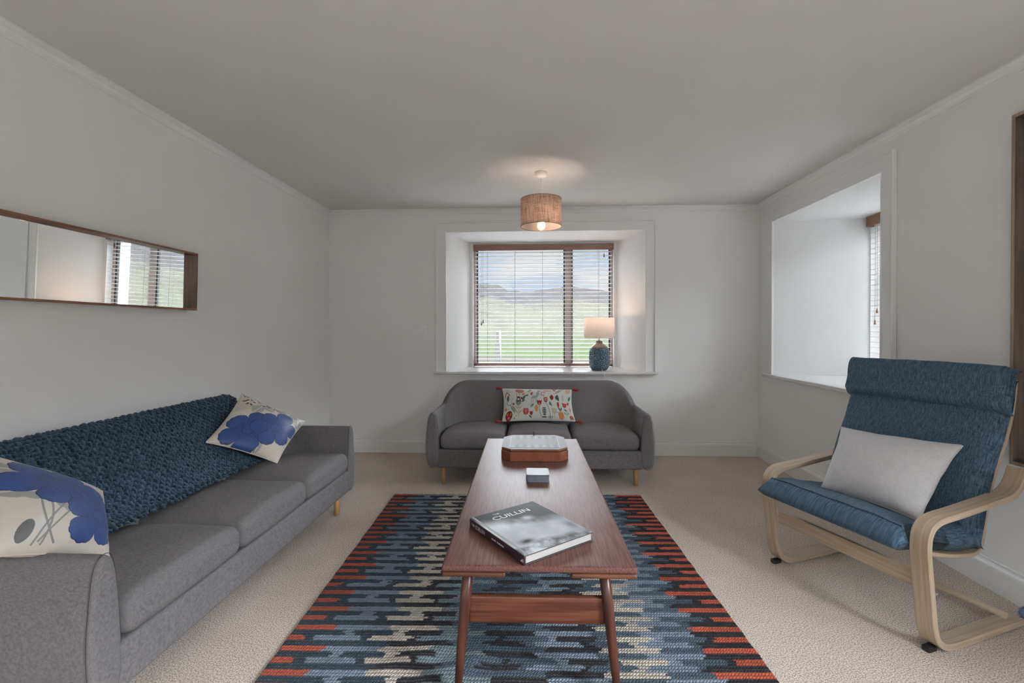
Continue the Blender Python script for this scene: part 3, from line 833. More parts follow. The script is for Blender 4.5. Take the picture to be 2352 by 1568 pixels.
def ell(c, U, V, cx, cy, rx, ry, ang, col, asp=1.0, soft=0.0):
    x = (U - cx) * asp; y = V - cy
    ca, sa = math.cos(ang), math.sin(ang)
    X = (x * ca + y * sa) / rx; Y = (-x * sa + y * ca) / ry
    k = X * X + Y * Y < 1
    c[k] = col
def leaf(c, U, V, cx, cy, L, w, ang, col, asp=1.0, curve=0.0, vein=None):
    """pointed leaf centred at cx,cy"""
    x = (U - cx) * asp; y = V - cy
    ca, sa = math.cos(ang), math.sin(ang)
    X = (x * ca + y * sa) / L; Y = (-x * sa + y * ca) - curve * L * (1 - X * X)
    k = (np.abs(X) < 1) & (np.abs(Y) < w * (1 - X * X))
    c[k] = col
    if vein is not None:
        k = (np.abs(X) < 0.9) & (np.abs(Y) < w * 0.10); c[k] = vein
def line(c, U, V, x0, y0, x1, y1, w, col, asp=1.0, bend=0.0):
    x = (U - x0) * asp; y = V - y0; dx = (x1 - x0) * asp; dy = y1 - y0
    L2 = dx * dx + dy * dy; t = (x * dx + y * dy) / L2; L = math.sqrt(L2)
    dist = (x * -dy + y * dx) / L - bend * L * 4 * t * (1 - t)
    k = (t > 0) & (t < 1) & (np.abs(dist) < w); c[k] = col

CREAM = np.array((0.60, 0.545, 0.475)); GREYP = np.array((0.33, 0.325, 0.31)); NAVY = np.array((0.012, 0.014, 0.035))
BLUEP = np.array((0.030, 0.070, 0.235)); BLUED = np.array((0.008, 0.018, 0.085))
def flower(c, U, V, cx, cy, R, rot, petals=6, sq=1.0, seed=0, pang=0.0):
    x = U - cx; y = V - cy
    ca, sa = math.cos(pang), math.sin(pang)
    x, y = x * ca + y * sa, (-x * sa + y * ca) / sq
    th = np.arctan2(y, x) - rot; r = np.sqrt(x * x + y * y)
    ph = (th * petals / (2 * PI)) % 1.0; pk = np.floor((th * petals / (2 * PI)) % petals)
    vary = 1 + 0.10 * np.sin(pk * 2.4 + seed)
    rad = R * vary * (0.66 + 0.34 * np.sqrt(np.clip(np.sin(PI * ph), 0, 1))) * (1 + 0.025 * np.abs(np.sin(ph * PI * 5)))
    k = r < rad; c[k] = BLUEP * (1 + 0.12 * vnoise(x[k] * 9, y[k] * 9, seed + 2))[:, None]
    c[k & (r > rad - 0.009)] = BLUED
    sep = np.minimum(ph, 1 - ph)
    c[k & (sep * (2 * PI / petals) * r < 0.0045) & (r > R * 0.40)] = BLUED
    # crimped centre stitching
    k2 = (r < R * 0.46) & (r > R * 0.25) & (np.sin(th * 26) > 0.55); c[k2] = BLUEP * 0.62
    c[(np.abs(r - R * 0.23) < 0.005)] = BLUED * 1.5
def grey_leaf(c, U, V, cx, cy, L, w, ang, col=GREYP):
    x = U - cx; y = V - cy
    ca, sa = math.cos(ang), math.sin(ang)
    X = (x * ca + y * sa) / L; Y = (-x * sa + y * ca)
    lob = w * np.sqrt(np.clip(1 - X * X, 0, 1)) * (0.82 + 0.2 * np.abs(np.sin(X * 7)))
    k = (np.abs(X) < 1) & (np.abs(Y) < lob); c[k] = col
    k = k & (np.abs(Y) < 0.006); c[k] = CREAM
def floral_far(U, V):
    c = np.empty(U.shape + (3,)); c[:] = CREAM
    for q in range(5): line(c, U, V, -0.02 + q * .02, 0.42 - q * .05, 0.30, 0.12 + q * .02, 0.0028, GREYP * 0.55, bend=0.1 - q * .03)
    grey_leaf(c, U, V, .29, .26, .11, .085, 1.9); grey_leaf(c, U, V, .43, .155, .09, .07, .2); grey_leaf(c, U, V, .62, .10, .10, .06, .3)
    grey_leaf(c, U, V, .83, .12, .11, .07, .9); grey_leaf(c, U, V, .94, .19, .10, .07, 1.1); grey_leaf(c, U, V, .60, .90, .10, .06, 1.3)
    for q in range(4): grey_leaf(c, U, V, .93 + .02 * q, .42 + q * .07, .055, .02, .4)
    flower(c, U, V, .345, .71, .345, 0.5, 5, 1.0, 1); flower(c, U, V, .68, .50, .355, 0.15, 6, 1.0, 4)
    line(c, U, V, 0.03, 0.04, 0.62, 0.10, 0.0028, NAVY * 2, bend=-0.03)
    for x, y, a, L in ((.03, .02, 1, .018), (.06, .035, .5, .018), (.05, .06, 2, .018), (.09, .05, .2, .02), (.10, .12, 2.3, .035), (.07, .16, 2.5, .035), (.12, .20, 2.1, .035), (.17, .20, .9, .035), (.15, .09, 1.0, .028), (.20, .13, .4, .03), (.24, .045, .8, .038), (.28, .075, .5, .03), (.26, .10, 1.8, .02),
                       (.33, .03, .9, .035), (.38, .03, 1.9, .032), (.42, .075, .1, .038), (.41, .12, .6, .03), (.34, .135, -.25, .036), (.38, .09, 1.5, .02), (.50, .03, 1.4, .034), (.52, .085, .8, .026), (.555, .10, 0, .018), (.50, .10, 1.2, .022)):
        leaf(c, U, V, x, y, L, L * 0.36, a, NAVY)
    return c
def floral_near(U, V):
    c = np.empty(U.shape + (3,)); c[:] = CREAM
    grey_leaf(c, U, V, .26, .50, .26, .09, .1); grey_leaf(c, U, V, .50, .62, .20, .09, .25); grey_leaf(c, U, V, .93, .42, .07, .03, 1.0); grey_leaf(c, U, V, .08, .22, .12, .07, .3)
    for a in ((.235, .56, .40, .96, .1), (.40, .62, .235, .97, .05), (.30, .60, .30, .97, -.05), (.47, .66, .27, .95, 0.02)): line(c, U, V, a[0], a[1], a[2], a[3], 0.008, GREYP * 0.75, bend=a[4])
    ell(c, U, V, .16, .86, .05, .09, 0.2, GREYP * .35)
    flower(c, U, V, .43, .36, .41, 0.3, 6, 0.74, 2, 0.10); flower(c, U, V, .765, .66, .35, 0.6, 6, 0.9, 5, .1)
    return c
FOLK_BG = np.array((0.52, 0.53, 0.50))
def folk(U, V):
    A = 2.0
    c = np.empty(U.shape + (3,)); c[:] = FOLK_BG
    red = np.array((.42, .045, .03)); dred = np.array((.20, .018, .02)); pink = np.array((.50, .17, .15)); org = np.array((.55, .20, .06)); grn = np.array((.075, .13, .10)); sage = np.array((.20, .25, .20)); blk = np.array((.02, .02, .025)); gry = np.array((.27, .31, .33)); tan = np.array((.42, .34, .22)); char = np.array((.07, .075, .085)); lb = np.array((.40, .46, .48))
    for q in range(26): ell(c, U, V, (q * .37) % 1, (q * .61) % 1, .025, .045, q, lb, A)
    def pine(cx, cy, h, w_, col, n=5):
        line(c, U, V, cx, cy + h, cx, cy - h, .010, col, A)
        for i in range(n):
            y = cy - h + (i + .6) * 2 * h / n; ww = w_ * (0.55 + .45 * math.sin(PI * (i + .6) / n))
            for s_ in (-1, 1): leaf(c, U, V, cx + s_ * ww / A * .6, y - .012, ww * .62, .016, s_ * -0.45, col, A)
    def tulip(cx, cy, r, col, col2):
        ell(c, U, V, cx, cy, r, r * 1.1, 0, col, A)
        for s_ in (-1, 0, 1): leaf(c, U, V, cx + s_ * r * .8 / A, cy - r * .8, r * .75, r * .35, PI / 2 + s_ * .35, col, A)
        leaf(c, U, V, cx, cy - r * .2, r * .7, r * .3, PI / 2, col2, A)
    ell(c, U, V, .085, .13, .06, .075, .3, FOLK_BG, A)
    for q in range(9): leaf(c, U, V, .05 + (q % 3) * .025, .07 + (q // 3) * .055, .018, .007, 2.2, blk, A)
    line(c, U, V, .07, .18, .035, .34, .012, red, A, .15); line(c, U, V, .06, .20, .095, .30, .012, red, A, -.15)
    leaf(c, U, V, .075, .38, .11, .035, 1.7, grn, A, .15); 
    for q in range(12):
        t = q / 11 * 4.2; ell(c, U, V, .085 + .035 * math.cos(t), .52 + .07 * math.sin(t), .010, .010, 0, char, A)
    ell(c, U, V, .25, .13, .13, .085, .2, pink, A)
    for s_ in (-1, 0, 1): line(c, U, V, .19, .13 + s_ * .035, .30, .15 + s_ * .035, .005, dred, A, .08)
    ell(c, U, V, .25, .12, .03, .025, 0, sage, A)
    for q in range(4):
        leaf(c, U, V, .20, .23 + q * .04, .022, .007, 2.4, char, A); leaf(c, U, V, .235, .23 + q * .04, .022, .007, .8, char, A)
    leaf(c, U, V, .295, .26, .06, .018, -.7, red, A); leaf(c, U, V, .345, .31, .055, .024, -.3, char, A); leaf(c, U, V, .30, .38, .10, .035, -1.0, grn, A); leaf(c, U, V, .265, .40, .05, .02, 1.2, blk, A); leaf(c, U, V, .29, .48, .06, .03, -.9, grn, A)
    ell(c, U, V, .40, .10, .045, .025, .3, red, A); ell(c, U, V, .42, .22, .04, .025, -.4, red, A); ell(c, U, V, .415, .27, .03, .03, 0, red, A); leaf(c, U, V, .375, .155, .045, .016, .1, grn, A)
    for q in range(6): ell(c, U, V, .445 + .02 * math.cos(q), .14 + .03 * math.sin(q), .007, .007, 0, char, A)
    # grey deer
    ell(c, U, V, .455, .37, .10, .045, -.35, gry, A); leaf(c, U, V, .505, .25, .13, .045, 1.75, gry, A); ell(c, U, V, .525, .13, .05, .022, .4, gry, A)
    for x in (.41, .435, .475): line(c, U, V, x, .38, x - .005, .56, .010, gry, A)
    line(c, U, V, .50, .34, .57, .30, .007, gry, A, -.2); line(c, U, V, .525, .11, .56, .01, .006, sage, A)
    ell(c, U, V, .565, .02, .06, .025, 0, pink, A)
    for q in range(14):
        t = 1.3 + q / 13 * 4.4; ell(c, U, V, .585 + .032 * math.cos(t), .25 + .065 * math.sin(t), .013, .013, 0, red, A)
    for s_ in range(5): leaf(c, U, V, .635 + .022 * (s_ - 2), .12, .04, .012, 1.57 + (s_ - 2) * .4, red, A)
    tulip(.745, .08, .042, red, pink)
    leaf(c, U, V, .80, .14, .12, .04, -.75, sage, A); leaf(c, U, V, .80, .14, .11, .006, -.75, FOLK_BG, A)
    for q in range(5): ell(c, U, V, .86 + .015 * math.cos(q * 1.3), .06 + .03 * math.sin(q * 1.3), .012, .008, 0, pink, A)
    ell(c, U, V, .935, .11, .075, .085, 0, org, A)
    for q in range(4): line(c, U, V, .90 + q * .022, .03, .915 + q * .018, .19, .006, FOLK_BG, A); line(c, U, V, .895, .05 + q * .04, .975, .06 + q * .04, .006, FOLK_BG, A)
    # birds, leaves and flowers of the lower half
    ell(c, U, V, .22, .49, .082, .13, 0, grn * 1.6, A); ell(c, U, V, .22, .48, .068, .11, 0, pink, A); ell(c, U, V, .22, .47, .055, .085, 0, char, A); ell(c, U, V, .22, .37, .05, .035, 0, dred, A); ell(c, U, V, .22, .43, .03, .035, 0, FOLK_BG, A); ell(c, U, V, .22, .55, .05, .05, 0, sage, A)
    tulip(.145, .57, .028, red, red)
    line(c, U, V, .22, .62, .225, .93, .008, tan, A)
    for q, y in enumerate((.70, .82)):
        leaf(c, U, V, .195, y - .03, .07, .018, .9, tan, A); leaf(c, U, V, .25, y - .03, .07, .018, -.9 + PI, tan, A)
    leaf(c, U, V, .135, .72, .14, .045, 1.0, sage, A, -.2, FOLK_BG); leaf(c, U, V, .035, .70, .06, .035, 1.5, org, A)
    ell(c, U, V, .09, .88, .095, .125, .1, dred, A); ell(c, U, V, .07, .85, .025, .035, 0, org, A); ell(c, U, V, .112, .85, .025, .035, 0, org, A); ell(c, U, V, .07, .85, .011, .015, 0, blk, A); ell(c, U, V, .112, .85, .011, .015, 0, blk, A); ell(c, U, V, .09, .94, .035, .03, 0, pink, A)
    pine(.325, .80, .085, .085, red, 5); leaf(c, U, V, .415, .63, .08, .028, -.75, grn, A, 0, FOLK_BG)
    tulip(.40, .85, .042, red * .8, dred); leaf(c, U, V, .385, .92, .05, .018, .6, grn, A); line(c, U, V, .40, .88, .405, .96, .005, grn, A)
    pine(.475, .72, .09, .05, tan * np.array((1.1, .8, .5)), 6)
    tulip(.52, .56, .062, dred, red); ell(c, U, V, .52, .59, .03, .03, 0, pink, A); line(c, U, V, .52, .62, .545, .93, .006, char, A, .08)
    pine(.615, .46, .085, .06, dred, 4); ell(c, U, V, .615, .45, .022, .04, 0, org, A); line(c, U, V, .615, .55, .66, .96, .006, char, A, -.08)
    pine(.585, .80, .11, .055, char, 5); line(c, U, V, .55, .935, .61, .935, .012, blk, A)
    leaf(c, U, V, .705, .37, .10, .055, 1.57, dred, A, 0, red); leaf(c, U, V, .69, .57, .08, .03, 1.2, grn, A, .3)
    leaf(c, U, V, .80, .37, .11, .055, 1.4, char, A, .35); leaf(c, U, V, .865, .37, .11, .05, 1.57, np.array((.46, .47, .42)), A, 0, sage)
    pine(.79, .60, .08, .03, red * np.array((1, .5, 1.2)), 6); tulip(.88, .60, .055, red * .9, pink); leaf(c, U, V, .89, .71, .05, .02, .3, char, A, .5)
    tulip(.725, .78, .062, tan, tan * 1.15); line(c, U, V, .725, .84, .725, .95, .005, tan * .6, A)
    leaf(c, U, V, .80, .72, .06, .018, 1.3, char, A); leaf(c, U, V, .825, .72, .06, .018, 1.9, char, A)
    ell(c, U, V, .815, .88, .075, .10, 0, org * 1.15, A)
    for i in range(5):
        for j in range(5): ell(c, U, V, .785 + i * .016, .81 + j * .034 + (i % 2) * .017, .006, .008, 0, char, A)
    line(c, U, V, .90, .72, .895, .90, .006, sage, A); leaf(c, U, V, .875, .82, .05, .014, .9, sage, A); leaf(c, U, V, .92, .82, .05, .014, 2.2, sage, A)
    ell(c, U, V, .935, .53, .025, .05, .3, red, A); leaf(c, U, V, .955, .70, .08, .012, 1.5, red, A); leaf(c, U, V, .96, .36, .09, .03, 1.9, grn, A)
    ell(c, U, V, .955, .91, .06, .055, 0, org, A); line(c, U, V, .93, .92, .98, .90, .008, blk, A, -.2); line(c, U, V, .93, .95, .985, .94, .008, blk, A, -.1)
    for q in range(7): leaf(c, U, V, .63 + q * .012, .93, .03, .007, 1.2 + q * .2, char if q % 2 else tan, A)
    ell(c, U, V, .17, .95, .014, .014, 0, blk, A); ell(c, U, V, .19, .90, .012, .012, 0, blk, A)
    # woven ground
    return c * (1 + 0.05 * vnoise(U * 300, V * 150, 3))[..., None]
M['satin'] = vcol('printed_satin', 0.45, 0.4, 0.1, 0)
M['print'] = vcol('printed_cotton', 0.85, 0.2, 0.1, 500)
M['satin_edge'] = mat('cushion_edge_satin', tuple(CREAM), 0.5)
o, E_, Pf = pillow('floral_cushion', [(-1.795, 2.715, .822), (-1.505, 2.925, .612), (-1.50, 2.585, .436), (-1.745, 2.335, .617)], 0.13, 320, 320, floral_far, M['satin'], None, CREAM, seed=3, wr=0.0045)
tag(o, 'cream satin cushion with two blue flowers, tilted at the far end of the left sofa', 'cushion', None); seam(E_, 0.0025, M['satin_edge'], o)
o, E_, Pf = pillow('floral_cushion', [(-1.69, 1.29, .852), (-1.715, 1.725, .575), (-1.455, 1.485, .438), (-1.36, 1.06, .65)], 0.14, 320, 320, floral_near, M['satin'], None, CREAM, seed=9, wr=0.005)
tag(o, 'cream satin cushion with blue flowers behind the near arm of the left sofa', 'cushion', None); seam(E_, 0.0025, M['satin_edge'], o)
# folk print cushion with corner tassels
o, E_, Pf = pillow('folk_print_cushion', [(-0.288, 4.055, .690), (0.341, 4.060, .682), (0.350, 3.805, .444), (-0.270, 3.80, .442)], 0.115, 420, 220, folk, M['print'], None, FOLK_BG, seed=5, wr=0.002, pinch=0.03)
tag(o, 'white oblong cushion with red and green folk print and red tassels on the back sofa', 'cushion'); seam(E_, 0.002, M['print'], o)
M['tassel_red'] = mat('red_wool', (0.32, 0.018, 0.02), 0.9)
for (px, py, pz), (dx, dz) in (((-0.288, 4.05, .690), (-1, .0)), ((0.341, 4.055, .682), (1, -.10)), ((0.350, 3.80, .448), (1, -.05)), ((-0.270, 3.795, .446), (-1, .0))):
    m = MB(); e = np.array((dx, -0.05, dz)); e /= np.linalg.norm(e); p = np.array((px, py, pz))
    m.tube([p - e * .01, p, p + e * .008, p + e * .014, p + e * .03, p + e * .046], [0.002, .004, .009, .008, .012, .010], 8)
    for q in range(26):
        a = random.random() * 2 * PI; r = random.uniform(.004, .013); ofs = np.array((0, math.cos(a) * r, math.sin(a) * r))
        m.tube([p + e * .012 + ofs * .3, p + e * .035 + ofs * .9, p + e * random.uniform(.048, .056) + ofs * 1.1], [.0016, .0014, .0008], 4)
    m.build('tassel', M['tassel_red'], o, True)

# ================================================================== rug
RA = math.radians(2.1)
RUGW = 1.80
def rug():
    org_ = np.array((-1.024, 3.277)); ex = np.array((math.cos(RA), math.sin(RA))); ey = np.array((math.sin(RA), -math.cos(RA)))   # ey towards the camera
    import math as _m
    # colour table: rows A-D of one repeat (u break, colour)
    navy = (0.026, 0.042, 0.060); lb = (0.160, 0.203, 0.258); cream = (0.40, 0.36, 0.31); mint = (0.135, 0.185, 0.20); stl = (0.058, 0.082, 0.112); blk = (0.018, 0.018, 0.022); org = (0.40, 0.075, 0.040); crm2 = cream
    def P(px, py):
        # pixel of the photograph measured on the rug plane, turned into a fraction of the rug width
        F_, cx, cy = 1045.0, 1176.0, 766.4
        d = fwd + r2 * ((px - cx) / F_) + u2 * ((cy - py) / F_); t = (0.012 - EYE) / d.z
        q = np.array((d.x * t, d.y * t)) - org_
        return float(q @ ex) / RUGW
    rows = {
        'A': [(737, 1496, org), (868, 1497, lb), (987, 1498, cream), (1062, 1498, mint), (1255, 1500, stl), (1380, 1500, blk), (1517, 1501, cream), (1618, 1502, stl), (9999, 1, org)],
        'B': [(762, 1510, navy), (790, 1510, lb), (890, 1511, navy), (918, 1511, cream), (1010, 1511, blk), (1117, 1511, mint), (1239, 1512, blk), (1376, 1512, lb), (1498, 1515, stl), (1632, 1516, lb), (9999, 1, blk)],
        'C': [(672, 1524, org), (697, 1524, navy), (813, 1524, lb), (836, 1524, navy), (940, 1524, cream), (957, 1524, blk), (1052, 1524, mint), (1155, 1525, stl), (1172, 1525, blk), (1280, 1525, stl), (1303, 1525, lb), (1400, 1525, blk), (1433, 1528, stl), (1540, 1529, cream), (1566, 1529, lb), (1678, 1530, stl), (1699, 1530, blk), (9999, 1, org)],
        'D': [(855, 1540, navy), (1005, 1540, blk), (1097, 1540, stl), (1195, 1541, blk), (1222, 1541, stl), (1338, 1541, lb), (1360, 1541, blk), (1463, 1544, stl), (1492, 1545, cream), (1606, 1546, lb), (1628, 1546, stl), (9999, 1, blk)]}
    tab = []
    for k_ in 'ABCD':
        br = []; cl = []
        for px, py, c_ in rows[k_]:
            br.append(P(px, py) if px < 9000 else 9.0); cl.append(c_)
        tab.append((np.array(br), np.array(cl)))
    period = 0.1227; L = 2.72
    nv, nu = 1060, 420
    u = np.linspace(0, 1, nu); v = np.linspace(0, L, nv)
    U, V = np.meshgrid(u, v)
    # each quarter row is two braids; jagged ends
    q = V / (period / 4); row = np.floor(q).astype(int); fr = q - row
    sub = np.floor(q * 3).astype(int)
    jag = 0.011 * vnoise(sub * 1.7 + 0.5, sub * 0 + 3.3, 2) + 0.006 * vnoise(U * 60, sub * 1.0, 5)
    # gentle wander of the weave
    Vw = V
    cols = np.zeros(U.shape + (3,))
    for r in range(4):
        br, cl = tab[r]
        k = (row % 4) == r
        rowshift = 0.012 * vnoise((row // 4) * 1.0, row * 0 + r * 2.0, 11)
        idx = np.searchsorted(br, (U + jag + rowshift)[k]); cols[k] = cl[np.clip(idx, 0, len(cl) - 1)]
    # dye changes: the navy ground turns to charcoal at the far end
    far = np.clip(1 - V / 0.22, 0, 1)[..., None] * (np.abs(cols - np.array(navy)).sum(-1) < 1e-6)[..., None]
    cols = cols * (1 - far) + np.array(blk) * far
    cols *= (1 + 0.16 * vnoise(U * 9, row * 1.0, 7) + 0.16 * 0.6 * vnoise(U * 330, V * 300, 9))[..., None]
    # braid relief: chevron strands
    sp_ = period / 8
    b = V / sp_; bi = np.floor(b); bf = b - bi
    strand = np.sin((U * RUGW / 0.0085 + np.where(bf < .5, 1, -1) * (bf - .5) * 1.3 + bi * .37) * 2 * PI)
    z = 0.0075 + 0.0035 * np.sin(PI * bf) ** 0.7 + 0.0 * strand + 0.001 * vnoise(U * 120, V * 120, 4)
    # rucked place left of the near table leg
    rx = (U * RUGW - 0.66); ry = (V - 1.69)
    rk = np.exp(-(rx / 0.20) ** 2 - (ry / 0.10) ** 2)
    z = z + 0.016 * rk * (0.6 + 0.4 * np.sin(rx * 24 + ry * 30))
    z = z + 0.002 * (1 + vnoise(U * 4, V * 3, 21))
    edge = np.minimum(np.minimum(U * RUGW, (1 - U) * RUGW), np.minimum(V, L - V)); z = z * np.clip(edge / 0.006, 0, 1) ** .5
    wob = 0.0025 * vnoise(U * 0, V * 16, 31)
    X = org_[0] + ex[0] * (U * RUGW + wob) + ey[0] * V; Y = org_[1] + ex[1] * (U * RUGW + wob) + ey[1] * V
    z = np.maximum(z, 0.0006)
    verts = np.stack([X, Y, z], -1).reshape(-1, 3)
    o = mesh_obj('rug', verts, grid_faces(nv, nu, 0, True), M['rug'], None, True, cols.reshape(-1, 3), np.stack([U * RUGW, V], -1).reshape(-1, 2))
    tag(o, 'flat-woven rug with navy, cream and orange stepped stripes under the coffee table', 'rug')
    # fringe at the far end
    fz = MB()
    for i in range(190):
        t = (i + .5) / 190 * RUGW
        p = np.array((org_[0] + ex[0] * t, org_[1] + ex[1] * t, .004)); a = random.uniform(-.9, .9); l = random.uniform(.018, .034)
        d2 = np.array((math.sin(a), math.cos(a), 0)) * l
        c2 = np.array((d2[1], -d2[0], 0)) * random.uniform(-.4, .4)
        fz.tube([p, p + d2 * .3 + np.array((0, 0, .007)), p + d2 * .7 + c2 + np.array((0, 0, .005)), p + d2 + c2 * 1.4 + np.array((0, 0, .0))], [.0022, .0028, .0026, .0016], 5)
    f_ = fz.build('fringe', M['fringe'], o, True); f_['kind'] = 'stuff'
M['rug'] = vcol('braided_wool', 0.95, 0.1, 0.15)
def braid(m, sp_):
    t = N(m, 'ShaderNodeTexCoord'); se = N(m, 'ShaderNodeSeparateXYZ'); LK(m, t.outputs['UV'], se.inputs[0])
    def mth(op, a, b=None, c=None):
        q = N(m, 'ShaderNodeMath'); q.operation = op
        for i, v in enumerate((a, b, c)):
            if v is None: continue
            if isinstance(v, (int, float)): q.inputs[i].default_value = v
            else: LK(m, v, q.inputs[i])
        return q.outputs[0]
    nz_ = N(m, 'ShaderNodeTexNoise'); nz_.inputs['Scale'].default_value = 30; LK(m, t.outputs['UV'], nz_.inputs['Vector'])
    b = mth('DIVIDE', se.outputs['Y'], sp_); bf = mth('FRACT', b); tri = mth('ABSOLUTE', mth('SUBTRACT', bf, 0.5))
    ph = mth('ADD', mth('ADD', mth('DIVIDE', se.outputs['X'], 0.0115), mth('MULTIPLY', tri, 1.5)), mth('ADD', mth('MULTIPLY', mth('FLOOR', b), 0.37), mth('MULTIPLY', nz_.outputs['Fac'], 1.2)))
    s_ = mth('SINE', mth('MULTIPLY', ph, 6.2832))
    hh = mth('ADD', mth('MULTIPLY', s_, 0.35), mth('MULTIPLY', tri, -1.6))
    n2 = N(m, 'ShaderNodeTexNoise'); n2.inputs['Scale'].default_value = 500; LK(m, t.outputs['Object'], n2.inputs['Vector'])
    hh = mth('ADD', hh, mth('MULTIPLY', n2.outputs['Fac'], 0.35))
    bp = N(m, 'ShaderNodeBump'); bp.inputs['Strength'].default_value = 1.0; bp.inputs['Distance'].default_value = 0.0045
    LK(m, hh, bp.inputs['Height']); LK(m, bp.outputs[0], bsdf(m).inputs['Normal'])
    mr = N(m, 'ShaderNodeMapRange'); mr.inputs['From Min'].default_value = -.9; mr.inputs['From Max'].default_value = .4; mr.inputs['To Min'].default_value = .75; mr.inputs['To Max'].default_value = 1.3  # yarn gaps darker, ridges lighter: relief shading put into the colour
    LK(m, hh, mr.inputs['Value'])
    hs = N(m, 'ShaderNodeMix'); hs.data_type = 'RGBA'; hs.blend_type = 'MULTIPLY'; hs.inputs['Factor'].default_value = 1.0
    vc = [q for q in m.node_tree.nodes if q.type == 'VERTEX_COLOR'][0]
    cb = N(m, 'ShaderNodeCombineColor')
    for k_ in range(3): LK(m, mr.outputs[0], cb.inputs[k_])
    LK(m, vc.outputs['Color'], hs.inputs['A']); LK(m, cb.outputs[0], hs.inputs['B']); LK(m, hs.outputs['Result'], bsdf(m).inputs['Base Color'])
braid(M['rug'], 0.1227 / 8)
M['fringe'] = mat('cream_fringe', (0.46, 0.42, 0.36), 0.9)
rug()

# ================================================================== coffee table
def coffee_table():
    root = empty('coffee_table', (0.0, 0.0, 0.0)); root.location = (0.0, 1.405, 0)
    root.rotation_euler = (0, 0, math.radians(1.0))
    tag(root, 'long low teak coffee table on the rug in the middle of the room', 'table')
    hw = 0.3045; Lt = 1.665; zt = 0.480; x0 = 0.0155
    m = MB(); m.rbox((x0 - hw, 0, zt - 0.022), (x0 + hw, Lt, zt), 0.009, 4, 1); m.build('tabletop', M['teak_top'], root, True)
    for s_ in (-1, 1):
        a, b_ = (x0 - hw + .001, x0 - hw + 0.200) if s_ < 0 else (x0 + hw - 0.205, x0 + hw - .001)
        m = MB(); m.rbox((a, 0.003, zt - 0.039), (b_, Lt - .003, zt - 0.0225), 0.007, 4, 1); m.build('side_leaf', M['teak'], root, True)
    for yy, dy in ((0.105, -0.035), (Lt - 0.105, 0.035)):
        for s_ in (-1, 1):
            m = MB(); xt, xb = x0 + s_ * 0.222 - .008, x0 + s_ * 0.262 - .004
            m.tube([(xt, yy, zt - 0.035), (xt + (xb - xt) * .35, yy + dy * .35, 0.31), (xt + (xb - xt) * .7, yy + dy * .7, 0.15), (xb, yy + dy, 0.014)], [0.0185, 0.0180, 0.0155, 0.0115], 20)
            m.build('leg', M['teak_leg'], root, True)
        m = MB(); m.rbox((x0 - .232, yy - .010, 0.238), (x0 + .222, yy + .012, 0.330), 0.008, 3, 1); m.build('cross_rail', M['teak'], root, True)
    for s_ in (-1, 1):
        m = MB(); m.rbox((x0 + s_ * .20 - .010, 0.11, zt - 0.085), (x0 + s_ * .20 + .010, Lt - .11, zt - 0.038), 0.003); m.build('side_rail', M['teak_top'], root, True)
coffee_table()

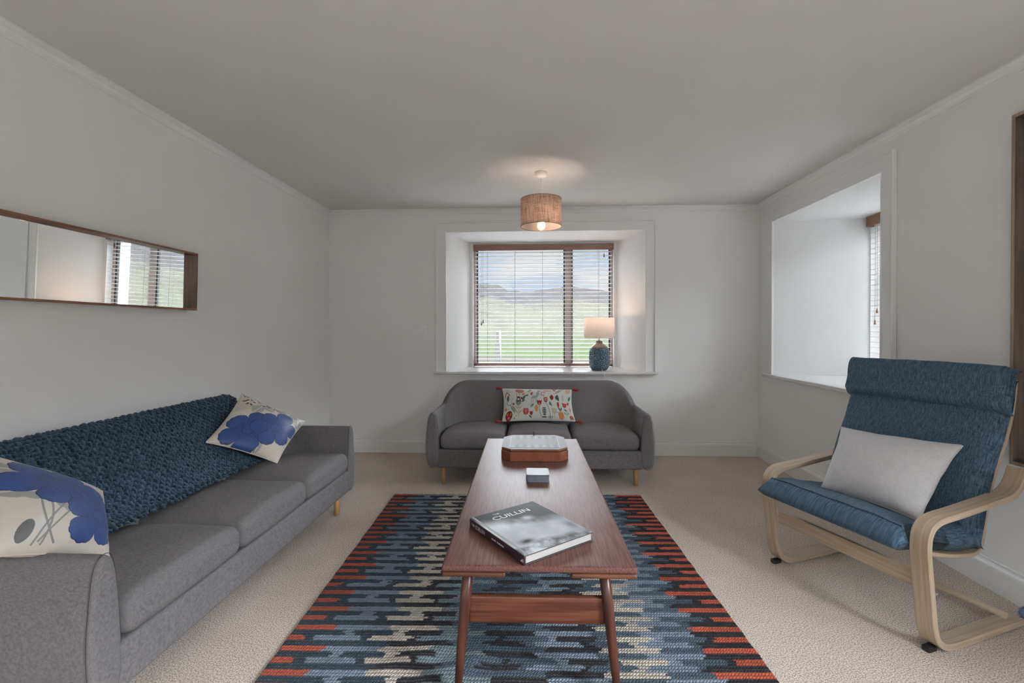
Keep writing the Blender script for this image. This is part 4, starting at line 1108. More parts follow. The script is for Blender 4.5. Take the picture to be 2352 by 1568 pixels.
# book
def book():
    z = 0.4806
    # ground corners: front spine corner, left spine corner, right fore corner
    A = np.array((-0.028, 1.408)); B = np.array((-0.238, 1.683)); Cc = np.array((0.182, 1.611))
    e1 = (B - A); L1 = np.linalg.norm(e1); e1 /= L1; e2 = Cc - A; L2 = np.linalg.norm(e2); e2 = np.array((e1[1], -e1[0])); 
    root = empty('hardback_book', (A[0], A[1], z)); tag(root, 'large hardback photography book of grey misty mountains, on the near end of the coffee table', 'book')
    root.rotation_euler = (0, 0, math.atan2(e2[1], e2[0]))      # local x = across the cover, local y = along the spine
    T = 0.030
    m = MB(); m.rbox((0.006, 0.004, 0.003), (L2 - 0.004, L1 - 0.004, T - 0.003), 0.002, 2)
    m.build('page_block', M['pages'], root)
    m = MB(); m.rbox((0.0, 0, 0), (L2, L1, 0.0028), 0.001, 2); m.build('back_cover', M['cover_dark'], root)
    m = MB(); m.rbox((-0.003, 0, 0), (0.003, L1, T), 0.0028, 3); m.build('spine', M['spine'], root, True)
    # front cover with the printed photograph
    n_, m_ = 330, 420
    u = np.linspace(0, 1, n_); v = np.linspace(0, 1, m_); U, V = np.meshgrid(u, v)     # U across, V from bottom to top of the page
    t = fbm(U * 3.2 + 2, V * 3.0, 12, 5); t2 = fbm(U * 9, V * 9, 31, 5)
    top = np.clip((V - 0.60 + 0.35 * (U - .3)) / 0.22, 0, 1)          # dark upper part with the ridge
    g = 0.50 + 0.25 * t
    g = g * (1 - top * 0.9)
    ridge = np.exp(-((V - 0.60 - 0.08 * np.sin(U * 5)) / 0.10) ** 2) * np.clip((U - .25) / .2, 0, 1) * np.clip((0.95 - U) / .25, 0, 1)
    g = g * (1 - 0.85 * ridge * np.clip(0.6 + t2, 0, 1))
    d1 = np.exp(-((U - .22) / .10) ** 2 - ((V - .22 - .0) / .05) ** 2); g = g * (1 - .9 * d1)
    low = np.clip((0.20 - V + 0.12 * t) / 0.08, 0, 1); g = g * (1 - 0.75 * low * np.clip(.55 + 1.3 * t2, 0, 1))
    hl = np.exp(-((U - .60) / .08) ** 2 - ((V - .66) / .05) ** 2); g = g + .35 * hl
    rgt_ = np.exp(-((U - .93) / .07) ** 2 - ((V - .28) / .10) ** 2); g = g * (1 - .5 * rgt_)
    g = np.clip((g + 0.03 * t2) * 1.1 - .05, 0.012, 0.62)
    cols = np.stack([g * 0.95, g * 0.99, g * 1.03], -1)
    up = V > 0.80 - .06 * U; cols[up] *= 0.8
    hump = 0.0012 * np.exp(-((U - .07) / .03) ** 2)
    verts = np.stack([U * (L2 + 0.002) - 0.001, V * L1, T + 0.0006 + hump * 0 - 0.0018 * np.exp(-((U - .045) / .010) ** 2)], -1).reshape(-1, 3)
    o = mesh_obj('front_cover', verts, grid_faces(m_, n_), M['cover'], root, True, cols.reshape(-1, 3))
    m = MB(); m.rbox((0, 0, T - .0030), (L2 + .001, L1, T + .0004), 0.001, 2); m.build('cover_board', M['cover_dark'], root)
    def text(s, size, mt, name, loc, rot, sx=1.0, ext=0.0002):
        cu = bpy.data.curves.new(name, 'FONT'); cu.body = s; cu.size = size; cu.extrude = ext
        to = bpy.data.objects.new(name, cu); C.objects.link(to)
        dg = bpy.context.evaluated_depsgraph_get(); me = bpy.data.meshes.new_from_object(to.evaluated_get(dg))
        bpy.data.objects.remove(to); bpy.data.curves.remove(cu)
        me.materials.clear(); me.materials.append(mt)
        ob = bpy.data.objects.new(name, me); C.objects.link(ob); ob.parent = root; ob.location = loc; ob.rotation_euler = rot; ob.scale = (sx, 1, 1)
        return ob
    # title along the top edge of the cover
    text('CUILLIN', 0.040, M['title'], 'title', (0.062, L1 - 0.072, T + 0.0009), (0, 0, 0), 1.16)
    text('THE', 0.015, M['title'], 'title', (0.085, L1 - 0.030, T + 0.0009), (0, 0, 0))
    # spine lettering, reading down from the head
    R_ = Matrix(((0, 0, -1), (-1, 0, 0), (0, 1, 0)))
    eu = R_.to_euler()
    text('THE', 0.011, M['spine_text'], 'spine_title', (-0.0033, L1 - 0.018, 0.011), eu)
    text('CUILLIN', 0.019, M['spine_text'], 'spine_title', (-0.0033, L1 - 0.044, 0.008), eu, 0.95)
    m = MB()
    y = L1 - 0.155
    for i in range(17):      # the small line of print, too small to read
        if i == 7: y -= 0.004
        m.box((-0.0035, y - 0.0028, 0.011), (-0.003, y, 0.0155 + 0.001 * (i % 3))); y -= 0.0043
    m.build('spine_print', M['spine_text'], root)
    m = MB(); m.add([(-0.0034, 0.020, 0.008), (-0.0034, 0.010, 0.008), (-0.0034, 0.010, 0.018)], [(0, 1, 2)]); m.box((-.0035, .005, .008), (-.003, .007, .018)); m.build('publisher_mark', M['spine_text'], root)
M['pages'] = mat('page_edges', (0.45, 0.43, 0.41), 0.8)
add_noise(M['pages'], (0.34, 0.33, 0.32, 1), (0.52, 0.50, 0.47, 1), (1, 1, 300), 6, 2)
M['cover_dark'] = mat('dark_board', (0.05, 0.05, 0.055), 0.4)
M['spine'] = mat('aubergine_spine', (0.030, 0.015, 0.030), 0.3, coat=0.3)
M['cover'] = vcol('laminated_cover', 0.40, 0.04)

M['title'] = mat('title_print', (0.36, 0.34, 0.27), 0.35)
M['spine_text'] = mat('spine_print_white', (0.62, 0.60, 0.58), 0.5)
book()

# ------------------------------------------------------------------ octagonal games box
def games_box():
    root = empty('games_box', (0.0025, 2.705, 0.4803), math.radians(1.0)); tag(root, 'tan leather eight-sided games box with backgammon top, far end of the coffee table', 'games box')
    hx, hy, c_ = 0.190, 0.178, 0.052
    def octo(k, kz0, kz1, m, cc=c_, r=0.0):
        a, b_ = hx - k, hy - k
        pts = [(-a + cc, -b_), (a - cc, -b_), (a, -b_ + cc), (a, b_ - cc), (a - cc, b_), (-a + cc, b_), (-a, b_ - cc), (-a, -b_ + cc)]
        v = [(x, y, kz0) for x, y in pts] + [(x, y, kz1) for x, y in pts]
        f = [(i, (i + 1) % 8, 8 + (i + 1) % 8, 8 + i) for i in range(8)] + [tuple(range(7, -1, -1)), tuple(range(8, 16))]
        return m.add(v, f)
    m = MB(); octo(0, 0, 0.052, m); o = m.build('body', M['leather'], root); bv = o.modifiers.new('b', 'BEVEL'); bv.width = .0025; bv.segments = 2
    m = MB(); octo(0.006, 0.052, 0.056, m); m.build('gap', M['leather_dark'], root)
    m = MB(); octo(0.003, 0.056, 0.066, m); o = m.build('lid', M['leather'], root); bv = o.modifiers.new('b', 'BEVEL'); bv.width = .002; bv.segments = 2
    # lid face: pale frame and sunken board
    m = MB(); octo(0.006, 0.066, 0.0675, m); m.build('lid_panel', M['board_rim'], root)
    m = MB(); m.box((-.142, -.142, .0675), (.142, .142, .0682)); o = m.build('playing_board', M['board'], root)
    m = MB()
    for a in (-.142, .139): m.box((a, -.142, .0676), (a + .003, .142, .0688)); m.box((-.142, a, .0676), (.142, a + .003, .0688))
    m.build('board_border', M['leather_dark'], o)
    for par, mt, off in (('point', M['pt1'], 0), ('point', M['pt2'], 1)):
        m = MB()
        for i in range(12):
            if i % 2 != off: continue
            x = -.132 + i * .022
            m.add([(x, -.136, .0686), (x + .020, -.136, .0686), (x + .010, -.03, .0686)], [(0, 1, 2)]); m.build('point', mt, o); m = MB()
            m.add([(x + .020, .136, .0686), (x, .136, .0686), (x + .010, .03, .0686)], [(0, 1, 2)]); m.build('point', mt, o); m = MB()
    m = MB(); m.lathe([(0, 0.026), (.003, .024), (.004, .016), (.0035, .010), (.006, .004), (.006, 0)], 14, (0.0, hy - .012, .066)); m.build('knob', M['leather_dark'], root, True)
M['leather'] = mat('tan_leather', (0.23, 0.072, 0.035), 0.38, 0.5)
add_noise(M['leather'], (0.19, 0.055, 0.027, 1), (0.27, 0.09, 0.045, 1), (1, 1, 1), 30, 5, bump=0.15, bdist=0.0008)
M['leather_dark'] = mat('dark_leather_edge', (0.03, 0.02, 0.018), 0.4)
M['board_rim'] = mat('polished_board_rim', (0.19, 0.18, 0.18), 0.5, 0.12)
M['board'] = mat('grey_board', (0.20, 0.20, 0.20), 0.5, 0.1)
M['pt1'] = mat('pale_points', (0.27, 0.27, 0.265), 0.5, 0.1)
M['pt2'] = mat('dark_points', (0.14, 0.14, 0.145), 0.5, 0.1)
games_box()

# ------------------------------------------------------------------ stack of coasters
M['coaster'] = mat('grey_coaster', (0.12, 0.145, 0.16), 0.55, 0.1)
add_noise(M['coaster'], (0.11, 0.13, 0.145, 1), (0.14, 0.165, 0.18, 1), (1, 1, 1), 40, 2)
M['coaster_rim'] = mat('coaster_silver_rim', (0.45, 0.47, 0.49), 0.5, 0.2)
M['coaster_face'] = mat('coaster_face', (0.21, 0.23, 0.245), 0.4, 0.2)
def coaster(z, dx, dy, a, label):
    r = empty('coaster', (0.017 + dx, 2.240 + dy, z), math.radians(a)); tag(r, label, 'coaster', 'stacked coasters on the coffee table')
    m = MB()
    def rr(w_, zz0, zz1, rad):
        pts = []
        for cx, cy, a0 in ((w_ - rad, w_ - rad, 0), (-w_ + rad, w_ - rad, 90), (-w_ + rad, -w_ + rad, 180), (w_ - rad, -w_ + rad, 270)):
            for q in range(6): t = math.radians(a0 + q * 18); pts.append((cx + rad * math.cos(t), cy + rad * math.sin(t)))
        n = len(pts); v = [(x, y, zz0) for x, y in pts] + [(x, y, zz1) for x, y in pts]
        return v, [(i, (i + 1) % n, n + (i + 1) % n, n + i) for i in range(n)] + [tuple(range(n - 1, -1, -1)), tuple(range(n, 2 * n))]
    v, f = rr(0.0555, 0, 0.0052, 0.012); m.add(v, f); m.build('pad', M['coaster'], r)
    m = MB(); v, f = rr(0.0548, 0.0052, 0.0056, 0.0115); m.add(v, f); m.build('rim', M['coaster_rim'], r)
    m = MB(); v, f = rr(0.0530, 0.0056, 0.0059, 0.0105); m.add(v, f); m.build('face', M['coaster_face'], r)
NC = 6
cl = ['square grey coaster at the bottom of the stack, resting on the coffee table', 'square grey coaster, second from the bottom of the stack', 'square grey coaster, third from the bottom of the stack',
      'square grey coaster, third from the top of the stack', 'square grey coaster just under the top one of the stack', 'square grey coaster on top of the stack, its whole face showing']
for i in range(NC): coaster(0.4802 + i * 0.0060, random.uniform(-.0012, .0012), random.uniform(-.001, .001), 1 + random.uniform(-.8, .8), cl[i])

# ================================================================== table lamp on the sill
def table_lamp():
    root = empty('table_lamp', (0.660, 4.625, 0.8062)); tag(root, 'table lamp with patterned blue ceramic base and white drum shade on the back window sill', 'lamp')
    prof = catmull([(0.060, 0.0), (0.078, 0.004), (0.095, 0.035), (0.1015, 0.09), (0.101, 0.15), (0.094, 0.205), (0.078, 0.238), (0.052, 0.258), (0.035, 0.270), (0.030, 0.284), (0.034, 0.290), (0.028, 0.294), (0.0, 0.294)], 7)
    n_ = 200; prof2 = catmull(prof, 1)
    zz = np.concatenate([np.linspace(0, 1, 150)])
    d = np.concatenate([[0], np.cumsum(np.linalg.norm(np.diff(prof, axis=0), axis=1))])
    t = zz * d[-1]; rr = np.interp(t, d, prof[:, 0]); hh = np.interp(t, d, prof[:, 1])
    A, H = np.meshgrid(np.linspace(0, 2 * PI, n_ + 1), np.arange(150))
    R_ = rr[H]; Z_ = hh[H]
    # carved interlocking scroll pattern
    a_ = A / (2 * PI) * 11; z_ = Z_ / 0.052
    cx = (a_ % 1) - .5; cz = (z_ % 1) - .5; rad = np.sqrt(cx ** 2 + cz ** 2)
    scroll = np.cos(rad * 15 - 1.0 * np.arctan2(cz, cx) * ((np.floor(a_) + np.floor(z_)) % 2 * 2 - 1))
    band = np.clip((Z_ - 0.022) / 0.01, 0, 1) * np.clip((0.222 - Z_) / 0.008, 0, 1)
    hgt = 0.0022 * scroll * band
    Rr = R_ + hgt
    verts = np.stack([Rr * np.cos(A), Rr * np.sin(A), Z_], -1).reshape(-1, 3)
    tone = (0.55 + 0.45 * np.clip(-scroll * band + 1 - band, -1, 1))
    blue = np.array((0.045, 0.088, 0.125)); pale = np.array((0.22, 0.31, 0.37)); brown = np.array((0.17, 0.13, 0.11))
    k = np.clip(scroll, 0, 1) ** 2 * band
    cols = blue * (1 - k[..., None] * .6) + pale * (k[..., None] * .6)
    sh = np.clip((Z_ - 0.224) / 0.006, 0, 1)[..., None]; cols = cols * (1 - sh) + brown * sh
    mesh_obj('base', verts, grid_faces(150, n_ + 1), M['ceramic'], root, True, cols.reshape(-1, 3))
    m = MB(); m.lathe([(0.0, .292), (.010, .292), (.010, .302), (.005, .304), (.005, .36), (.014, .362), (.014, .40), (0, .40)], 20); m.build('stem', M['brass'], root, True)
    m = MB()
    for i in range(3): a = i * 2 * PI / 3; m.tube([(0.012 * math.cos(a), .012 * math.sin(a), .362), (0.148 * math.cos(a), .148 * math.sin(a), .350)], 0.0015, 6)
    m.build('shade_ring', M['brass'], root)
    m = MB(); m.lathe([(0.154, 0.322), (0.149, 0.526)], 72); m.lathe([(0.1525, 0.322), (0.1475, 0.526)], 72); m.lathe([(0.154, .322), (.1525, .322)], 72); m.lathe([(0.149, .526), (.1475, .526)], 72)
    m.build('lamp_shade', M['shade'], root, True)
    m = MB(); m.lathe([(0.0, .40), (.012, .405), (.026, .43), (.030, .45), (.024, .475), (0.0, .484)], 20); m.build('bulb', M['bulb_dim'], root, True)
    m = MB(); p = catmull([(0.012, -0.070, .030), (0.014, -.088, .020), (0.010, -.130, .004), (.014, -.19, .003), (0.018, -.222, .002), (0.018, -.2245, -.02), (0.018, -.224, -.06), (0.020, -.21, -.20), (0.02, -.20, -.40), (0.02, -.2, -.6)], 6); m.tube(p, 0.0024, 7); m.build('power_cord', M['plastic'], root, True)
    l = bpy.data.lights.new('table_lamp_light', 'POINT'); l.energy = 1.6; l.color = (1.0, 0.62, 0.36); l.shadow_soft_size = 0.03
    lo = bpy.data.objects.new('table_lamp_light', l); C.objects.link(lo); lo.location = (0.660, 4.625, 0.8062 + .445 + .055)
def shade_mat(name, col, trans, tex=False):
    m = bpy.data.materials.new(name); m.use_nodes = True; nt = m.node_tree; nt.nodes.clear()
    o = nt.nodes.new('ShaderNodeOutputMaterial'); a = nt.nodes.new('ShaderNodeBsdfDiffuse'); t = nt.nodes.new('ShaderNodeBsdfTranslucent'); mx = nt.nodes.new('ShaderNodeMixShader')
    mx.inputs[0].default_value = trans; a.inputs['Color'].default_value = (*col, 1); t.inputs['Color'].default_value = (*col, 1)
    nt.links.new(a.outputs[0], mx.inputs[1]); nt.links.new(t.outputs[0], mx.inputs[2]); nt.links.new(mx.outputs[0], o.inputs[0])
    if tex:
        tcn = nt.nodes.new('ShaderNodeTexCoord'); outs = []
        for s3 in ((30, 30, 900), (420, 420, 22)):
            mp_ = nt.nodes.new('ShaderNodeMapping'); mp_.inputs['Scale'].default_value = s3; n_ = nt.nodes.new('ShaderNodeTexNoise'); n_.inputs['Scale'].default_value = 0.5; n_.inputs['Detail'].default_value = 3
            nt.links.new(tcn.outputs['Object'], mp_.inputs[0]); nt.links.new(mp_.outputs[0], n_.inputs['Vector']); outs.append(n_)
        ad = nt.nodes.new('ShaderNodeMath'); ad.operation = 'ADD'; nt.links.new(outs[0].outputs['Fac'], ad.inputs[0]); nt.links.new(outs[1].outputs['Fac'], ad.inputs[1])
        rp = nt.nodes.new('ShaderNodeMapRange'); rp.inputs['From Min'].default_value = .72; rp.inputs['From Max'].default_value = 1.15; nt.links.new(ad.outputs[0], rp.inputs['Value'])
        mc = nt.nodes.new('ShaderNodeMix'); mc.data_type = 'RGBA'; mc.inputs['A'].default_value = tuple(c * .38 for c in col) + (1,); mc.inputs['B'].default_value = (*[min(1, c * 1.15) for c in col], 1)
        nt.links.new(rp.outputs[0], mc.inputs['Factor'])
        nt.links.new(mc.outputs['Result'], a.inputs['Color']); nt.links.new(mc.outputs['Result'], t.inputs['Color'])
    return m
M['shade'] = shade_mat('white_cotton_shade', (0.80, 0.77, 0.76), 0.5)
M['hessian'] = shade_mat('hessian_shade', (0.56, 0.43, 0.365), 0.42, True)
M['shade_lining'] = shade_mat('shade_lining', (0.74, 0.66, 0.60), 0.5)
M['ceramic'] = vcol('blue_glazed_ceramic', 0.14, 0.6)
M['brass'] = mat('dull_brass', (0.25, 0.20, 0.15), 0.35, metal=0.8)
def emis(name, col, s):
    m = mat(name, (0.8, 0.8, 0.8), 0.3); b = bsdf(m); b.inputs['Emission Color'].default_value = (*col, 1); b.inputs['Emission Strength'].default_value = s; return m
M['bulb_dim'] = emis('lamp_bulb_glow', (1, .75, .5), 2.0)
M['bulb'] = emis('pendant_bulb_glow', (1.0, .86, .74), 0.45)
table_lamp()

# ================================================================== pendant lamp
def pendant():
    x, y = 0.056, 3.45
    root = empty('pendant_lamp', (x, y, ZC)); tag(root, 'ceiling pendant with woven hessian drum shade, lit, in front of the back window', 'pendant lamp')
    m = MB(); m.lathe([(0, 0), (.046, 0), (.0465, -.012), (.046, -.020), (.040, -.031), (.020, -.036), (.006, -.037), (.005, -.046), (0, -.046)], 40); m.build('ceiling_rose', M['plastic'], root, True)
    m = MB(); m.tube([(0, 0, -.04), (0.0, 0, -.30)], 0.0028, 8); m.build('flex', M['plastic'], root, True)
    m = MB(); m.lathe([(0, -.29), (.014, -.295), (.018, -.31), (.018, -.355), (0, -.36)], 20); m.build('lamp_holder', M['plastic'], root, True)
    zt, zb, R_ = -0.205, -0.408, 0.153
    m = MB(); m.lathe([(R_, zb), (R_, zt)], 96); o = m.build('lamp_shade', M['hessian'], root, True)
    m = MB(); m.lathe([(R_ - .0015, zt), (R_ - .0015, zb)], 96); m.build('shade_lining', M['shade_lining'], o, True)
    m = MB(); m.tube([(R_ * math.cos(a), R_ * math.sin(a), zb) for a in np.linspace(0, 2 * PI, 73)], 0.0022, 6, False); m.build('shade_rim', M['rim'], o, True); m = MB(); m.tube([(R_ * math.cos(a), R_ * math.sin(a), zt) for a in np.linspace(0, 2 * PI, 73)], 0.0022, 6, False); m.build('shade_rim', M['rim'], o, True)
    m = MB()
    for i in range(3): a = i * 2 * PI / 3 + .4; m.tube([(0.018 * math.cos(a), .018 * math.sin(a), -.325), (R_ * math.cos(a), R_ * math.sin(a), zb + .05)], 0.0014, 6)
    m.build('shade_spider', M['brass'], root)
    m = MB(); m.lathe([(0, -.357), (.012, -.358), (.020, -.368), (.031, -.390), (.0325, -.405), (.027, -.424), (.014, -.434), (0, -.436)], 28); m.build('bulb', M['bulb'], root, True)
    for nm, z, e in (('pendant_light', ZC - .34, 1.15),):
        l = bpy.data.lights.new(nm, 'POINT'); l.energy = e; l.color = (1.0, 0.74, 0.55); l.shadow_soft_size = 0.02
        lo = bpy.data.objects.new(nm, l); C.objects.link(lo); lo.location = (x + 0.035, y - .035, z)
M['rim'] = mat('shade_rim_cloth', (0.30, 0.20, 0.15), 0.8)
pendant()

# ================================================================== wall mirrors
def framed(name, label, cat, side, y0, y1, z0, z1, dep, wf_, mf, mfz, glass_x, tilt=0.0, face=None):
    """box frame on the left (side=-1) or right (side=1) wall, running in y"""
    wx = XL if side < 0 else XR
    root = empty(name, (wx, (y0 + y1) / 2, z0)); tag(root, label, cat)
    root.rotation_euler = (0, tilt, 0)
    hy = (y1 - y0) / 2; h = z1 - z0
    d0, d1 = (0.002, dep) if side < 0 else (-dep, -0.002)
    m = MB(); m.rbox((d0, -hy, h - wf_), (d1, hy, h), 0.0015, 2); m.build('frame_rail', mf, root)
    m = MB(); m.rbox((d0, -hy, 0), (d1, hy, wf_), 0.0015, 2); m.build('frame_rail', mf, root)
    m = MB(); m.rbox((d0, hy - wf_, wf_), (d1, hy, h - wf_), 0.0015, 2); m.build('frame_stile', mfz, root)
    m = MB(); m.rbox((d0, -hy, wf_), (d1, -hy + wf_, h - wf_), 0.0015, 2); m.build('frame_stile', mfz, root)
    if face:
        e0, e1 = (dep, dep + .001) if side < 0 else (-dep - .001, -dep)
        m = MB(); m.box((e0, -hy, h - wf_), (e1, hy, h)); m.box((e0, -hy, 0), (e1, hy, wf_)); m.box((e0, hy - wf_, wf_), (e1, hy, h - wf_)); m.box((e0, -hy, wf_), (e1, -hy + wf_, h - wf_)); m.build('front_edge', face, root)
    g0, g1 = (0.004, 0.010) if side < 0 else (-0.010, -0.004)
    m = MB(); m.box((g0, -hy + wf_ * .5, wf_ * .5), (g1, hy - wf_ * .5, h - wf_ * .5)); m.build('mirror_glass', M['mirror'], root)
    return root
framed('wall_mirror', 'long horizontal mirror in a thin walnut box frame on the left wall', 'mirror', -1, 1.30, 2.602, 1.332, 1.668, 0.050, 0.010, M['frame'], M['frame_z'], 0, 0.03)
framed('wall_mirror', 'tall wooden box-framed mirror on the right wall, cut by the right picture edge', 'mirror', 1, 1.25, 2.108, 0.62, 2.150, 0.042, 0.014, M['frame_dark'], M['frame_dark'], 0, 0, M['frame_oak'])

# ================================================================== armchair of bent laminated wood
def armchair():
    bx, by = 0.9386, 0.3452          # direction from chair front to back
    O = (1.232, 2.414)
    root = empty('armchair', (O[0], O[1], 0), math.atan2(by, bx)); tag(root, 'armchair with blue cushion and pale bent-wood cantilever frame, by the right wall', 'armchair')
    # local x = towards the back, local y = minus s (s to the picture's right) -> y = -s
    def strip(prof, s0, s1, th, name, mt, rads=None, inside=1):
        P_ = catmull(prof, 8); T = np.gradient(P_, axis=0); T /= np.linalg.norm(T, axis=1)[:, None]
        Nn = np.stack([-T[:, 1], T[:, 0]], 1) * inside
        v = []; n = len(P_); uv = []
        dd = np.concatenate([[0], np.cumsum(np.linalg.norm(np.diff(P_, axis=0), axis=1))])
        r = 0.003
        for i in range(n):
            a = P_[i]; b_ = P_[i] + Nn[i] * th
            for (p, sg) in ((a, 1), (b_, -1)):
                pass
            c = [(a[0], -s0 - r, a[1]), (a[0], -s1 + r, a[1]), (a[0] + Nn[i][0] * r, -s1, a[1] + Nn[i][1] * r), (b_[0] - Nn[i][0] * r, -s1, b_[1] - Nn[i][1] * r),
                 (b_[0], -s1 + r, b_[1]), (b_[0], -s0 - r, b_[1]), (b_[0] - Nn[i][0] * r, -s0, b_[1] - Nn[i][1] * r), (a[0] + Nn[i][0] * r, -s0, a[1] + Nn[i][1] * r)]
            v += c; uv += [(dd[i] + s0 * 7, q) for q in (s0, s1, s1 + .003, s1 + .023, s1 + .026 , s0 - .026, s0 - .023, s0 - .003)]
        f = []
        for i in range(n - 1):
            for k_ in range(8): f.append((i * 8 + k_, i * 8 + (k_ + 1) % 8, (i + 1) * 8 + (k_ + 1) % 8, (i + 1) * 8 + k_))
        f.append(tuple(range(8))[::-1]); f.append(tuple((n - 1) * 8 + k_ for k_ in range(8)))
        o = mesh_obj(name, v, f, mt, root, False, None, uv)
        bm = bmesh.new(); bm.from_mesh(o.data); bmesh.ops.recalc_face_normals(bm, faces=bm.faces); bm.to_mesh(o.data); bm.free()
        for p in o.data.polygons: p.use_smooth = True
        try: o.data.set_sharp_from_angle(angle=math.radians(35))
        except Exception: pass
        return o
    # side loop: runner on the floor, front post, arm, curl (outer line: x, z)
    loop = [(0.600, 0.018), (0.45, 0.012), (0.30, 0.006), (0.17, 0.001), (0.105, 0.002), (0.060, 0.012), (0.022, 0.042), (0.002, 0.090), (-0.008, 0.15), (-0.020, 0.25), (-0.033, 0.35), (-0.036, 0.41), (-0.028, 0.452), (-0.006, 0.484), (0.030, 0.502), (0.075, 0.510),
            (0.16, 0.517), (0.28, 0.530), (0.40, 0.543), (0.465, 0.554), (0.505, 0.575), (0.530, 0.605), (0.552, 0.645)]
    loop = [(0.550, 0.011), (0.43, 0.008), (0.30, 0.004)] + loop[3:]
    for s0, s1 in ((-0.030, 0.034), (0.650, 0.714)):
        strip(loop, s0, s1, 0.0235, 'side_frame', M['oak_b'], inside=-1)
        m = MB(); c_ = -(s0 + s1) / 2
        m.rbox((-0.030 + 0.035, c_ - 0.014, 0.0), (0.050, c_ + 0.014, 0.020), 0.004, 2); m.build('foot_pad', M['black'], root, True)
        m = MB(); m.lathe([(0, .0), (.005, .0), (.005, .003), (0, .004)], 12); o = m.build('screw', M['steel'], root); o.rotation_euler = (PI / 2, 0, 0) ; o.location = (0.008, -s1 - 0.0005, 0.235)
    # seat and back rails
    rail = [(0.02, 0.365), (0.08, 0.335), (0.16, 0.312), (0.26, 0.294), (0.34, 0.286), (0.385, 0.290), (0.415, 0.312), (0.428, 0.350), (0.438, 0.41), (0.455, 0.49), (0.485, 0.57), (0.53, 0.66), (0.575, 0.745), (0.612, 0.84), (0.632, 0.93), (0.640, 0.995)]
    for s0, s1 in ((0.040, 0.085), (0.600, 0.645)): strip(rail, s0, s1, 0.017, 'seat_rail', M['oak_b'], inside=1)
    # cross pieces
    m = MB(); m.rbox((0.008, -0.655, 0.222), (0.028, -0.030, 0.288), 0.004, 2, 1); m.build('front_rail', M['oak_z'], root, True)
    m = MB(); m.tube([(0.495, -0.684, 0.0375), (0.495, 0.016, 0.0375)], 0.0165, 20); m.build('rear_bar', M['oak_z'], root, True)
    m = MB(); m.rbox((0.622, -0.60, 0.900), (0.634, -0.085, 0.960), 0.003, 2); m.rbox((0.455, -0.60, 0.52), (0.47, -0.085, 0.57), 0.003, 2); m.build('back_slat', M['oak_z'], root, True)
    # cushion: swept pad, seat, back, head roll
    def pad(prof, th, name, mt, s0=0.012, s1=0.672, puff=0.012, nseg=10, edge=0.022, endr=True):
        P_ = catmull(prof, nseg); T = np.gradient(P_, axis=0); T /= np.linalg.norm(T, axis=1)[:, None]
        Nn = np.stack([-T[:, 1], T[:, 0]], 1); n = len(P_)
        d = np.concatenate([[0], np.cumsum(np.linalg.norm(np.diff(P_, axis=0), axis=1))]); L = d[-1]
        sec = []
        ms = 26
        for k_ in range(ms + 1): sec.append((k_ / ms, 1))
        for k_ in range(ms, -1, -1): sec.append((k_ / ms, 0))
        v = []; uv = []
        thf = th if callable(th) else (lambda t: th)
        for i in range(n):
            t = d[i]; te = min(t, L - t)
            endk = math.sqrt(max(0.0, 1 - (1 - min(1, te / 0.035)) ** 2)) if endr else 1
            tk = thf(t / L) * (0.18 + 0.82 * endk)
            for (u, up) in sec:
                e = min(u, 1 - u) * (s1 - s0)
                ek = math.sqrt(max(0.0, 1 - (1 - min(1, e / edge)) ** 2))
                puffk = puff * math.sin(PI * u) ** 0.5 * (1 if up else 0)
                mid = tk * 0.45
                h = mid + (tk * 0.55 + puffk) * ek if up else mid - mid * ek
                wob = 0.0015 * math.sin(u * 31 + t * 40) + 0.002 * math.sin(u * 9 + t * 13)
                a = P_[i] + Nn[i] * (h + (wob if up else 0))
                v.append((a[0], -(s0 + (s1 - s0) * u), a[1])); uv.append((t, s0 + (s1 - s0) * u))
        k2 = len(sec); f = []
        for i in range(n - 1):
            for k_ in range(k2): f.append((i * k2 + k_, i * k2 + (k_ + 1) % k2, (i + 1) * k2 + (k_ + 1) % k2, (i + 1) * k2 + k_))
        for i in (0, n - 1):
            for k_ in range(ms): 
                q = (i * k2 + k_, i * k2 + k_ + 1, i * k2 + k2 - 2 - k_, i * k2 + k2 - 1 - k_); f.append(q if i else q[::-1])
        o = mesh_obj(name, v, f, mt, root, True, None, uv)
        bm = bmesh.new(); bm.from_mesh(o.data); bmesh.ops.recalc_face_normals(bm, faces=bm.faces); bm.to_mesh(o.data); bm.free()
        return o
    pad([(-0.100, 0.388), (-0.060, 0.366), (0.00, 0.358), (0.10, 0.345), (0.20, 0.325), (0.30, 0.310), (0.385, 0.308)], 0.090, 'seat_cushion', M['blue'], s0=0.004, s1=0.648, puff=0.012)
    pad([(0.400, 0.315), (0.418, 0.37), (0.440, 0.47), (0.468, 0.56), (0.512, 0.66), (0.556, 0.75), (0.592, 0.85), (0.612, 0.94), (0.618, 0.995)], lambda t: 0.085 if t < .8 else 0.060, 'back_cushion', M['blue'], s0=0.015, s1=0.660, puff=0.010)
    pad([(0.545, 0.852), (0.562, 0.90), (0.575, 0.95), (0.582, 1.000), (0.600, 1.032)], lambda t: 0.085, 'head_cushion', M['blue'], s0=0.006, s1=0.680, puff=0.008)
    return root
armchair()

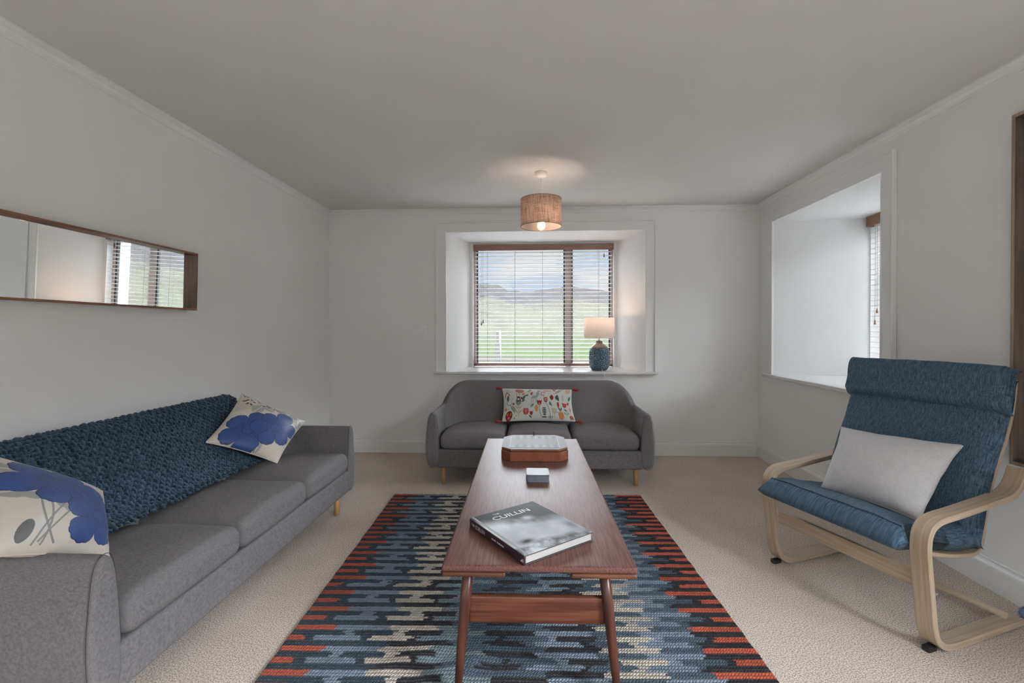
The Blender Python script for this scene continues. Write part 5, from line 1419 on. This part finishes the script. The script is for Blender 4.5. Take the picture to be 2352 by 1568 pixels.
# white cushion on the armchair
def chp(s_, b_, z):
    return (1.232 + 0.3452 * s_ + 0.9386 * b_, 2.414 - 0.9386 * s_ + 0.3452 * b_, z)
def wdent(U, V): return -0.018 * np.exp(-((U - .35) / .22) ** 2 - ((V - .05) / .2) ** 2)
o, E_, Pf = pillow('white_cushion', [chp(.088, .370, .702), chp(.603, .365, .731), chp(.585, .135, .435), chp(.175, .115, .434)], 0.20, 120, 90, None, M['linen_white'], None, seed=12, wr=0.010, pinch=0.04, exp=0.5, dent=wdent)
tag(o, 'plain white oblong cushion leaning on the blue armchair', 'cushion'); seam(E_, 0.003, M['linen_white'], o, 3)

# small blue woollen ball at the right edge
M['ball'] = mat('light_blue_wool', (0.10, 0.17, 0.27), 0.95, 0.1, sheen=0.2)
add_noise(M['ball'], (0.09, 0.15, 0.26, 1), (0.21, 0.31, 0.45, 1), (1, 1, 1), 90, 3, bump=0.7, bdist=0.003)
def ball():
    m = MB(); cx, cy, r = 2.036, 1.955, 0.036
    for q in range(26):
        a = q * 2.399; tilt_ = math.acos(1 - 2 * (q + .5) / 26)
        ax = Vector((math.sin(tilt_) * math.cos(a), math.sin(tilt_) * math.sin(a), math.cos(tilt_)))
        e1 = ax.orthogonal().normalized(); e2 = ax.cross(e1); rr = r - .004 - .0015 * (q % 3)
        m.tube([tuple((e1 * math.cos(t) + e2 * math.sin(t)) * rr + Vector((cx, cy, r + .001))) for t in np.linspace(0, 2 * PI, 25)], 0.0045, 6, False)
    o = m.build('wool_ball', M['ball'], None, True); tag(o, 'small light-blue woollen ball on the carpet, cut by the right picture edge', 'wool ball')
ball()

# ================================================================== outside
def terrain():
    # ridge line measured from the back window (bearing in radians from +Y, elevation)
    pts = [(1092, 653), (1110, 650), (1140, 651), (1150, 657), (1160, 663), (1166, 667), (1185, 666), (1200, 670), (1215, 671), (1222, 670), (1230, 667), (1245, 664), (1290, 660), (1300, 659), (1330, 660), (1350, 663), (1360, 665), (1375, 667), (1395, 670)]
    bear = [math.atan((x - 1226) / 1045) for x, _ in pts]; elv = [(757 - y) / 1045 for _, y in pts]
    bear = [-1.2, -.5, -.25] + bear + [.35, .7, 1.1, 1.6, 2.1]; elv = [.09, .10, .108] + elv + [.07, .11, .13, .12, .09]
    rs = np.concatenate([np.linspace(6.5, 60, 60), np.geomspace(62, 1100, 110)])
    th = np.linspace(-1.15, 2.05, 420)
    R_, TH = np.meshgrid(rs, th)
    E = np.interp(TH, bear, elv)
    prof_r = [6, 18, 40, 80, 160, 320, 560, 700, 1100]; prof_f = [-2.2, -.72, -.20, .16, .42, .64, .86, 1.0, .60]
    ff = np.interp(R_, prof_r, prof_f)
    elev = np.where(ff < 0, ff * 0.1, ff * E)
    X = R_ * np.sin(TH); Y = R_ * np.cos(TH)
    Z = EYE + R_ * elev
    near = np.clip((30 - R_) / 22, 0, 1); Z = Z * (1 - near) + (-0.25) * near
    Z += fbm(X / 25, Y / 25, 3, 4) * np.clip(R_ / 300, 0, 1) * 2.2 + fbm(X / 4, Y / 4, 5, 3) * 0.10 * np.clip((R_ - 8) / 20, 0, 1)
    g1, g2, br, hz, ol = [np.array(q) * .076 for q in ((0.17, 0.235, 0.115), (0.27, 0.275, 0.21), (0.21, 0.19, 0.165), (0.175, 0.168, 0.175), (0.265, 0.26, 0.215))]  # field and hill colours greyed to paint in distance haze
    n1 = fbm(X / 9, Y / 3 + X / 30, 9, 4); n2 = fbm(X / 90, Y / 40, 19, 4); n3 = fbm(TH * 30, R_ / 30, 29, 4)
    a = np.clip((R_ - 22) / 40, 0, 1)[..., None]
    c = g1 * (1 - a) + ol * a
    k = np.clip((n1 - .05) * 4, 0, 1)[..., None] * (1 - a); c = c * (1 - k) + br * k
    k = np.clip((n2 + .05) * 4, 0, 1)[..., None] * a * .6; c = c * (1 - k) + g2 * k
    k = np.clip((n3 - .05) * 4, 0, 1)[..., None] * a * .5; c = c * (1 - k) + br * k
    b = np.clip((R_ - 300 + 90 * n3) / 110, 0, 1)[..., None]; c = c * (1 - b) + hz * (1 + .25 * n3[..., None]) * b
    verts = np.stack([X, Y, Z], -1).reshape(-1, 3)
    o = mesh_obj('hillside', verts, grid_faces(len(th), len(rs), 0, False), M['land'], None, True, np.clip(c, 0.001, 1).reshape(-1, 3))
    o['kind'] = 'structure'
    # apron next to the house
    m = MB(); m.add([(-30, -30, -.27), (30, -30, -.27), (30, 30, -.27), (-30, 30, -.27)], [(0, 1, 2, 3)]); g = m.build('lawn', M['grass']); g['kind'] = 'structure'
M['land'] = vcol('moorland', 1.0, 0.0)
M['grass'] = mat('lawn_grass', (0.14, 0.22, 0.06), 1.0, 0.0)
add_noise(M['grass'], (0.006, 0.007, 0.004, 1), (0.006, 0.010, 0.004, 1), (1, 1, 1), .6, 5)
terrain()
def gatepost():
    M['post'] = wood('weathered_post', (0.012, 0.011, 0.010, 1), (0.02, 0.018, 0.017, 1), 'z', 0.8)
    M['pole'] = mat('white_pole_paint', (0.07, 0.07, 0.07), 0.9, 0.0)
    p = Vector((-1.42, 17.8, 0)); 
    r = empty('gatepost', (p.x, p.y, -0.55)); tag(r, 'weathered grey post with a white pole in the field outside the back window', 'post')
    m = MB(); m.rbox((-.11, -.08, 0), (.09, .08, 1.25), .02); m.rbox((-.05, -.06, 1.2), (.05, .06, 1.72), .02); m.build('post', M['post'], r)
    m = MB(); m.tube([(.13, -.05, 0), (.10, -.05, 1.75)], .032, 10); m.build('marker_pole', M['pole'], r, True)
gatepost()
